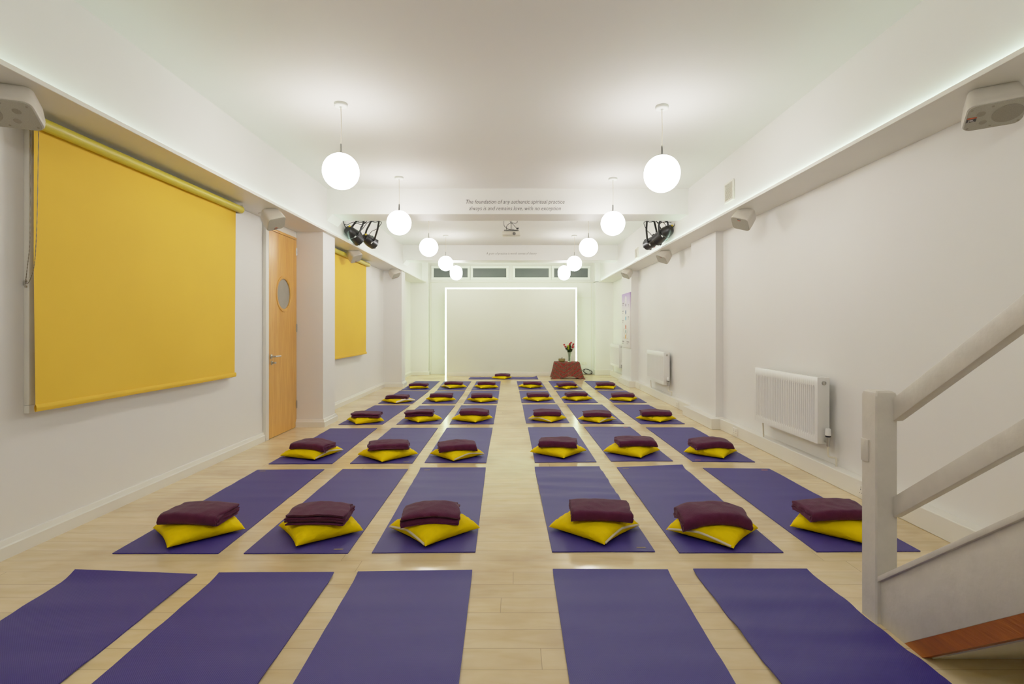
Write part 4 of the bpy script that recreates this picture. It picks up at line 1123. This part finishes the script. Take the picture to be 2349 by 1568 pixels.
# ------------------------------------------------------------------ stage lights behind the first beam
def make_can(lab, rear, front, r, group, hook, dots):
    rear, front = Vector(rear), Vector(front)
    c = (rear + front) / 2
    t = thing('stage_spotlight', lab, 'stage light', c, group=group)
    ax = (front - rear).normalized(); L = (front - rear).length
    up = Vector((0, 0, 1)); x = ax.cross(up).normalized(); y = x.cross(ax)
    M = Matrix((x, y, ax)).transposed().to_4x4()
    h = L / 2
    MB().lathe([(0.0, -h), (r * .55, -h + .004), (r * .72, -h + .02), (r * .86, -h + .07), (r * .95, -h + .11), (r * .95, -h + .13), (r, -h + .135), (r, h), (r * .93, h), (r * .93, h - .05), (0, h - .05)], 28, M, cap=False).build('can', BLACK, t)
    for a in range(4):
        aa = a * PI / 2 + .5
        MB().box(-.012, .012, -.008, .008, -.02, .02, bev=.003, M=M @ Matrix.Rotation(aa, 4, 'Z') @ Matrix.Translation((r * .99, 0, h - .02))).build('filter_clip', BLACK, t)
    # yoke: a U strap from both sides of the can up to the hook
    hk = Vector(hook) - c
    side = x
    yo = MB()
    A = side * (r + .012); B = -side * (r + .012)
    k1 = hk - Vector((0, 0, .03))
    sidew = (r + .012) * .92
    pts = [A, A * 1.0 + (k1 - side * 0) * .55, k1 + side * sidew * .80 - Vector((0, 0, .02)), k1 + side * sidew * .5, k1 - side * sidew * .5, k1 - side * sidew * .80 - Vector((0, 0, .02)), B + k1 * .55, B]
    yo.tube(pts, .015, 8)
    yo.build('yoke', BLACK, t)
    for s in (A, B):
        MB().lathe([(.020, -.012), (.020, .012)], 12, Matrix.Translation(s) @ Matrix((y, ax, x)).transposed().to_4x4()).build('knob', BLACKP, t)
    MB().tube([k1, hk + Vector((0, 0, .012))], .012, 8).box(-.022, .022, -.03, .03, -.01, .05, bev=.004, M=Matrix.Translation(hk)).build('clamp', BLACK, t)
    # cable from the rear
    e = M @ Vector((0, 0, -h))
    MB().tube(catm([e, e - ax * .06 + Vector((0, 0, .01)), e - ax * .09 + Vector((0, .02, .12)), hk + Vector((-.05 if ax.x > 0 else .05, .02, .02)), hk + Vector((0, .04, .05))], 7), .006, 6).build('cable', BLACKP, t)
    for q in (-1, 1):
        w0 = M @ Vector((q * r * .6, r * .5, -h + .04))
        MB().tube(catm([w0, w0 + Vector((q * .05, 0, .06)), (hk + w0) * .5 + Vector((q * .09, -.02, -.03)), hk + Vector((q * .10, .0, -.06)), hk + Vector((-q * .03, .02, -.05)), hk + Vector((q * .06, .03, .04))], 7), .005, 6).build('safety_cable', BLACKP, t)
    MB().lathe([(.016, -.004), (.016, .02)], 10, M @ Matrix.Translation((r * .30, r * .45, -h))).build('yellow_connector', YELCAP, t)
    MB().box(-.010, .010, -.004, .004, -.012, .012, M=M @ Matrix.Rotation(-.5 if ax.x > 0 else -2.6, 4, 'Z') @ Matrix.Translation((0, r + .002, h * .15))).build('colour_mark', dots, t)
    MB().box(-.016, .016, -.002, .002, -.009, .009, M=M @ Matrix.Rotation(-2.2 if ax.x > 0 else 2.2, 4, 'Z') @ Matrix.Translation((0, r + .002, -h * .1))).build('paper_label', UPVC, t)
    return t
BZ = 2.975
for (x0, x1, lab) in ((UL, -1.55, 'left'), (1.55, UR, 'right')):
    t = thing('lighting_bar', 'grey pipe bar carrying the %s pair of stage lights behind the lettered beam' % lab, 'lighting bar', ((x0 + x1) / 2, 8.12, BZ))
    hl = (x1 - x0) / 2
    MB().tube([(-hl, 0, 0), (hl, 0, 0)], .022, 12).build('bar', CHROME, t)
    mb = MB()
    for q in (-hl * .8, hl * .5): mb.tube([(q, 0, 0), (q, 0, ZC - BZ - .001)], .012, 8).lathe([(.04, ZC - BZ - .008), (.04, ZC - BZ - .001)], 16, Matrix.Translation((q, 0, 0)))
    mb.build('hanger', CHROME, t)
make_can('black stage light nearest the left shelf, seen from its rear', atY(796, 524, 7.98), atY(824, 552, 8.22), .094, 'black stage lights', (-2.36, 8.12, BZ), GREENDOT)
make_can('black stage light hanging lower, inner one of the left pair', atY(835, 543, 8.26), atY(857, 559, 8.50), .088, 'black stage lights', (-2.13, 8.12, BZ), GREENDOT)
make_can('black stage light nearest the right shelf, seen from its rear', atY(1541, 522, 7.98), atY(1505, 551, 8.25), .094, 'black stage lights', (2.28, 8.12, BZ), GREENDOT)
make_can('black stage light hanging lower, inner one of the right pair', atY(1509, 548, 8.24), atY(1484, 562, 8.48), .084, 'black stage lights', (2.08, 8.12, BZ), REDDOT)

# ------------------------------------------------------------------ chart on the far right pillar
cy_, cz_ = 12.19, 1.475
t = thing('wall_chart', 'tall lilac and white energy centre chart with coloured discs on the right pillar', 'wall chart', (2.5745, cy_, cz_))
MB().box(-.022, 0, -.445, .445, -.62, .62, bev=.002).build('board', CHART, t)
def disc(name, z, r, m, y=0.0, ry=None):
    Mx_ = Matrix.Translation((-.0225, y, z)) @ Matrix.Rotation(-PI / 2, 4, 'Y')
    MB().lathe([(r, 0), (r * .98, .0014), (0, .0014)], 28, Mx_, cap=False).build(name, m, t)
cm = lambda n, *c: mat(n, lin(*c), .5, nscale=40, namp=.25)
disc('halo', .46, .098, cm('chart_white', 222, 214, 220))
for z, r, c in ((.355, .036, ('chart_violet', 92, 58, 110)), (.185, .052, ('chart_indigo', 62, 84, 140)), (.045, .050, ('chart_blue', 80, 160, 190)), (-.150, .054, ('chart_red', 196, 70, 24)), (-.255, .046, ('chart_teal', 130, 150, 142)), (-.375, .054, ('chart_amber', 222, 154, 30))):
    disc('disc', z, r, cm(*c))
mb = MB()
for s in (-1, 1):
    mb.tube(catm([(-.0235, s * .10, -.18), (-.0235, s * .26, -.22), (-.0235, s * .12, -.30), (-.0235, s * .05, -.37), (-.0235, s * .17, -.42), (-.0235, s * .28, -.39)], 8), .004, 5)
mb.build('drawn_figure', cm('chart_line', 216, 200, 184), t)
mb = MB()
for (y, z, l) in ((.28, .40, .16), (-.30, .345, .09), (.30, .22, .15), (-.30, .075, .15), (.30, .00, .13), (.28, -.485, .20), (-.24, -.485, .28)):
    for q in range(int(l / .022)):
        yy = y + l / 2 - q * .022
        mb.box(-.0232, -.0222, yy - .017, yy, z - .014, z + (.016 if q % 3 == 0 else .008))
    for q in range(int(l * .7 / .014)):
        yy = y + l / 2 - q * .014
        mb.box(-.0232, -.0222, yy - .010, yy, z - .052, z - .040)
mb.build('captions', INK3, t)

# ------------------------------------------------------------------ draped table, bowl, vase
TX, TYc, TZ = (1300 - U0) * 13.8 / F, 13.82, 0.425
t = thing('low_table', 'dark low table hidden under the red paisley cloth', 'table', (TX, TYc, 0))
MB().box(-.30, .30, -.20, .20, TZ - .03, TZ - .004, bev=.004).build('table_top', TABLEW, t)
for sx in (-1, 1):
    for sy in (-1, 1):
        MB().box(sx * .27 - .02, sx * .27 + .02, sy * .17 - .02, sy * .17 + .02, 0, TZ - .03, bev=.003).build('leg', TABLEW, t)
def cloth():
    mb = MB(); n = 44; m2 = 24
    def per(u):        # perimeter of the table top, counter-clockwise from front-left
        hx, hy_ = .305, .205; P = 4 * (hx + hy_); s = u * P
        if s < 2 * hx: return Vector((-hx + s, -hy_)), Vector((0, -1))
        s -= 2 * hx
        if s < 2 * hy_: return Vector((hx, -hy_ + s)), Vector((1, 0))
        s -= 2 * hy_
        if s < 2 * hx: return Vector((hx - s, hy_)), Vector((0, 1))
        s -= 2 * hx
        return Vector((-hx, hy_ - s)), Vector((-1, 0))
    rows = []
    for i in range(4 * n):
        u = i / (4 * n)
        p, nn = per(u)
        # outward direction, radial near the corners
        cxn = (p.x / .305, p.y / .205)
        o = Vector((cxn[0] ** 5, cxn[1] ** 5)); o = o.normalized()
        corner = min(abs(cxn[0]), abs(cxn[1])) ** 6
        fold = math.sin(u * 2 * PI * 11) * .012 + noise.noise(Vector((u * 14, 3, 1))) * .014
        hem = .030 + .020 * noise.noise(Vector((u * 5, 7, 2)))
        if p.y < -.2: hem = .018 + .045 * math.exp(-((p.x - .07) / .17) ** 2)
        hem = max(.004, hem - .05 * corner)
        row = []
        for j in range(m2 + 1):
            v = j / m2
            if v < .12:
                q = p * (.94 + .06 * v / .12); z = TZ + .004; row.append(mb.bm.verts.new((q.x, q.y, z))); continue
            s = (v - .12) / .88
            rd = min(1, s / .10)
            out = .004 + .020 * math.sin(rd * PI / 2) + s ** 1.2 * (.050 + .095 * corner) + fold * s
            z = TZ + .003 - .022 * (1 - math.cos(rd * PI / 2)) - (TZ - .02 - hem) * s
            row.append(mb.bm.verts.new((p.x + o.x * out, p.y + o.y * out, max(.003, z))))
        rows.append(row)
    for i in range(4 * n):
        A, B = rows[i], rows[(i + 1) % (4 * n)]
        for j in range(m2): mb.bm.faces.new((A[j], A[j + 1], B[j + 1], B[j]))
    mb.bm.faces.new([r[0] for r in rows])
    # puddled corners on the floor
    for (sx, x0) in ((-1, -.25), (1, .385)):
        def fn(u, v):
            x = x0 + (u - .5) * (.17 if sx < 0 else .14); y = -.27 + (v - .5) * .10
            k = math.sin(u * PI) * math.sin(v * PI)
            return Vector((x, y, .004 + k * (.045 if sx < 0 else .026) * (1 + .6 * noise.noise(Vector((u * 4, v * 4, sx))))))
        mb.grid(fn, 12, 8)
    return mb.build('table_cloth', PAIS, loc=(TX, TYc, 0), angle=1.4)
tag(cloth(), 'red and brown paisley cloth draped over the low table to the floor', 'cloth')
bw = atY(1289, 826, 13.72)
t = thing('singing_bowl', 'dull brass singing bowl on the paisley cloth', 'bowl', (bw.x, 13.74, TZ + .005))
MB().lathe([(0, 0), (.060, .0), (.082, .015), (.088, .045), (.086, .082), (.080, .082), (.080, .045), (.072, .020), (0, .012)], 32, cap=False).build('bowl', BOWL, t)
MB().tube([(-.02, -.02, .014), (.005, .02, .098), (.01, .028, .112)], [.009, .009, .010], 10).build('striker', TABLEW, t)
vs = atY(1306.5, 828, 13.74)
t = thing('glass_vase', 'clear flared glass vase of flowers on the paisley cloth', 'vase', (vs.x, 13.76, TZ + .005))
MB().lathe([(0, 0), (.052, 0), (.050, .006), (.032, .03), (.030, .10), (.034, .17), (.052, .245), (.049, .245), (.031, .17), (.027, .10), (.028, .035), (0, .02)], 28, cap=False).build('vase_glass', VGLASS, t)
FLW = [  # photo position of the head, material, radius, label
 (1294.2, 790.8, RED, .026, 'red flower at the far left of the bouquet'), (1297, 795, RED, .028, 'red flower low on the left of the bouquet'), (1310.2, 786, RED, .026, 'topmost red flower of the bouquet'),
 (1307.5, 788.5, RED, .026, 'red flower just below the topmost one'), (1306.3, 791.3, RED, .024, 'red flower above the lime blooms'), (1315.4, 789.5, RED, .026, 'upper red flower on the right of the bouquet'),
 (1314.2, 792, RED, .024, 'red flower beneath the upper right one'), (1314.3, 796.2, RED, .034, 'largest red flower on the right of the bouquet'), (1299, 798.8, RED, .018, 'small red flower beside the lime blooms'),
 (1304, 795, LIME, .044, 'upper lime green bloom amid the bouquet'), (1303.5, 799.5, LIME, .036, 'lower lime green bloom amid the bouquet'), (1307.5, 804.4, LIME, .020, 'small lime bud at the vase lip'),
 (1309.6, 800.3, PEACH, .022, 'left peach flower of the bouquet'), (1312.4, 801.8, PEACH, .020, 'right peach flower of the bouquet')]
rim = Vector((vs.x, 13.76, TZ + .005 + .235))
for i, (px, py, m_, r, lab) in enumerate(FLW):
    r *= 1.5
    rr = random.Random(i)
    hp = atY(px, py, 13.76 + rr.uniform(-.05, .03))
    foot = Vector((vs.x + rr.uniform(-.015, .015), 13.76 + rr.uniform(-.015, .015), TZ + .03))
    mid = Vector((rim.x + (hp.x - rim.x) * .22, rim.y + (hp.y - rim.y) * .3, rim.z))
    f = thing('flower', lab, 'flower', foot, group='cut flowers in the glass vase')
    MB().tube(catm([(0, 0, 0), mid - foot, hp - foot], 6), .0026, 6).build('stem', STEM, f)
    mb = MB()
    ctr = hp - foot
    bmesh.ops.create_uvsphere(mb.bm, u_segments=10, v_segments=7, radius=r * .62, matrix=Matrix.Translation(ctr + Vector((0, 0, r * .15))))
    for ring_, (npet, tilt, sc) in enumerate(((7, .25, 1.0), (6, .75, .8), (4, 1.2, .55))):
        for k in range(npet):
            a = k * 2 * PI / npet + ring_ * .4
            Mp = Matrix.Translation(ctr) @ Matrix.Rotation(a, 4, 'Z') @ Matrix.Rotation(-tilt, 4, 'Y')
            def fn(u, v):
                ln_ = r * sc * u; wd = r * sc * .45 * math.sin(PI * min(1, u * .85 + .1))
                return Mp @ Vector((ln_, (v - .5) * 2 * wd, .25 * r * u * u))
            mb.grid(fn, 3, 2)
    mb.build('bloom', m_, f)
    mb = MB()
    for k in range(6):
        a = rr.uniform(0, 6.28); q = mid.lerp(hp, .02 + .15 * k) - foot
        Mp = Matrix.Translation(q) @ Matrix.Rotation(a, 4, 'Z') @ Matrix.Rotation(-.5, 4, 'Y')
        def fn(u, v): return Mp @ Vector((.075 * u, (v - .5) * .05 * math.sin(PI * min(1, u * .95 + .05)), .01 * u * u))
        mb.grid(fn, 4, 2)
    mb.build('leaves', LEAFD, f)

# ------------------------------------------------------------------ coiled cables in the far right corner
cc_ = gnd(1346, 857)
t = tag(MB().tube(catm([Vector((.30 + .0 * k, .0, 0)) * 0 + Vector((.12 * math.cos(a) * (1 + .15 * math.sin(k * 2.3)) + .02 * math.sin(a * .37), .02 + .05 * math.sin(a * .7), .075 + .066 * math.sin(a) + .035 * math.cos(a) * (-.9))) for k, a in ((k, k * .62) for k in range(44))], 3), .006, 6)
        .tube(catm([(-.16, -.02, .012), (-.08, -.03, .010), (.02, -.02, .012), (.13, 0, .02)], 6), .008, 6).box(-.21, -.15, -.035, -.005, .002, .03, bev=.005)
        .build('coiled_cable', BLACKP, loc=(cc_.x, 14.93, 0)), 'black cable coil leaning at the end wall right of the paisley table', 'cable')

# ------------------------------------------------------------------ staircase on the right
SX = 1.60
st = thing('staircase', 'white painted wooden staircase rising towards the viewer with newel post and rails', 'staircase', (SX, 2.38, 0))
SL = .778
th = math.atan(SL)
def yz(y, z): return (y - 2.38, z)
# newel post with a chamfered cap
mb = MB()
px0, px1, py0, py1, pz = -.012, .084, -.045, .055, 1.022
rings = []
for k, z in ((1, 0), (1, pz - .022), (.92, pz - .008), (.70, pz)):
    cx_, cy2 = (px0 + px1) / 2, (py0 + py1) / 2; hx, hy2 = (px1 - px0) / 2 * k, (py1 - py0) / 2 * k; c_ = .006
    pts = [(-hx + c_, -hy2), (hx - c_, -hy2), (hx, -hy2 + c_), (hx, hy2 - c_), (hx - c_, hy2), (-hx + c_, hy2), (-hx, hy2 - c_), (-hx, -hy2 + c_)]
    rings.append([mb.bm.verts.new((cx_ + a, cy2 + b, z)) for a, b in pts])
for A, B in zip(rings, rings[1:]):
    for k in range(8): mb.bm.faces.new((A[k], A[(k + 1) % 8], B[(k + 1) % 8], B[k]))
mb.bm.faces.new(rings[0]); mb.bm.faces.new(rings[-1])
post = mb.build('newel_post', STAIRW, st, angle=.3)
MB().box(px0 - .007, px0, .000, .048, .70, .80, bev=.002).build('latch_plate', STAIRW, post)
YE = -1.25       # where the flight ends, out of the picture
def rail(name, z_top0, z_bot0, x0, x1, y0, slope, mm=STAIRW, par=st, bev=.005, ye=YE):
    return MB().prism([yz(y0, z_bot0), yz(y0, z_top0), yz(ye, z_top0 + slope * (y0 - ye)), yz(ye, z_bot0 + slope * (y0 - ye))], 'x', x0, x1, bev=bev).build(name, mm, par)
rail('handrail', .992, .890, .060, .106, 2.335, .700)
rail('lower_rail', .560, .468, .060, .100, 2.335, .745)
# string board: its white face, the bare strip along its lower edge and the capping
zt0 = .175
def z_top(y): return zt0 + SL * (2.364 - y)
def z_bot(y): return SL * (2.195 - y)
def z_low(y): return SL * (2.098 - y)
MB().prism([yz(2.364, 0.0), yz(2.364, z_top(2.364)), yz(YE, z_top(YE)), yz(YE, z_bot(YE)), yz(2.195, 0.0)], 'x', .008, .045, bev=.002).build('string_board', STAIRW, st)
MB().prism([yz(2.195, 0.0), yz(YE, z_bot(YE)), yz(YE, z_low(YE)), yz(2.098, 0.0)], 'x', .009, .044).build('bare_wood_edge', STAIRB, st, smooth=False)
MB().prism([yz(2.366, z_top(2.366) - .012), yz(2.366, z_top(2.366) + .014), yz(YE, z_top(YE) + .014), yz(YE, z_top(YE) - .012)], 'x', -.006, .058, bev=.004).build('string_capping', STAIRW, st)
MB().prism([yz(2.364, 0.0), yz(2.364, z_top(2.364)), yz(YE, z_top(YE)), yz(YE, z_bot(YE)), yz(2.195, 0.0)], 'x', .955, .985).build('string_board', STAIRW, st, smooth=False)
nst = 15; run = .240; rise = run * SL
for i in range(nst):
    ya = 2.30 - i * run; za = rise * (i + 1) * .98
    MB().box(.046, .954, ya - run - .02 - 2.38, ya + .02 - 2.38, za - .028, za, bev=.004).box(.046, .954, ya - .012 - 2.38, ya - 2.38, max(0.0, za - rise), za - .028).build('tread', STAIRW, st)
MB().prism([yz(2.090, 0.0), yz(YE, z_low(YE) - .006), yz(YE, z_low(YE) + .006), yz(2.105, 0.0)], 'x', .046, .954).build('underside_board', SOFF, st, smooth=False)

# ------------------------------------------------------------------ world and colour
wd = bpy.data.worlds.new('world'); SC.world = wd; wd.use_nodes = True
wd.node_tree.nodes['Background'].inputs[0].default_value = (.6, .62, .65, 1)
wd.node_tree.nodes['Background'].inputs[1].default_value = 0.05
SC.view_settings.view_transform = 'Standard'
SC.view_settings.look = 'None'
SC.view_settings.exposure = 0.0
SC.view_settings.gamma = 1.0
# soft tone curve: lifts the shade and rolls off the highlights like the photograph's
vs_ = SC.view_settings
vs_.use_curve_mapping = True
cm_ = vs_.curve_mapping
cm_.white_level = (2.5, 2.5, 2.5)
cm_.clip_max_x = 1.0; cm_.clip_max_y = 1.0
cv_ = cm_.curves[3]
TONE = [(0.0, 0.0), (0.01, 0.022), (0.03, 0.062), (0.07, 0.128), (0.14, 0.222), (0.25, 0.348), (0.40, 0.497), (0.60, 0.640), (0.85, 0.752), (1.2, 0.845), (1.7, 0.925), (2.5, 1.0)]
while len(cv_.points) < len(TONE): cv_.points.new(0.5, 0.5)
for p_, (a_, b_) in zip(cv_.points, TONE): p_.location = (a_ / 2.5, b_)
cm_.update()
SC.cycles.use_denoising = True
SC.cycles.max_bounces = 7
SC.cycles.diffuse_bounces = 5
SC.cycles.glossy_bounces = 3
SC.cycles.transmission_bounces = 4
SC.cycles.use_adaptive_sampling = True
SC.cycles.adaptive_threshold = 0.015
SC.cycles.sample_clamp_indirect = 6.0
SC.cycles.use_light_tree = False
SC.cycles.caustics_reflective = False
SC.cycles.caustics_refractive = False
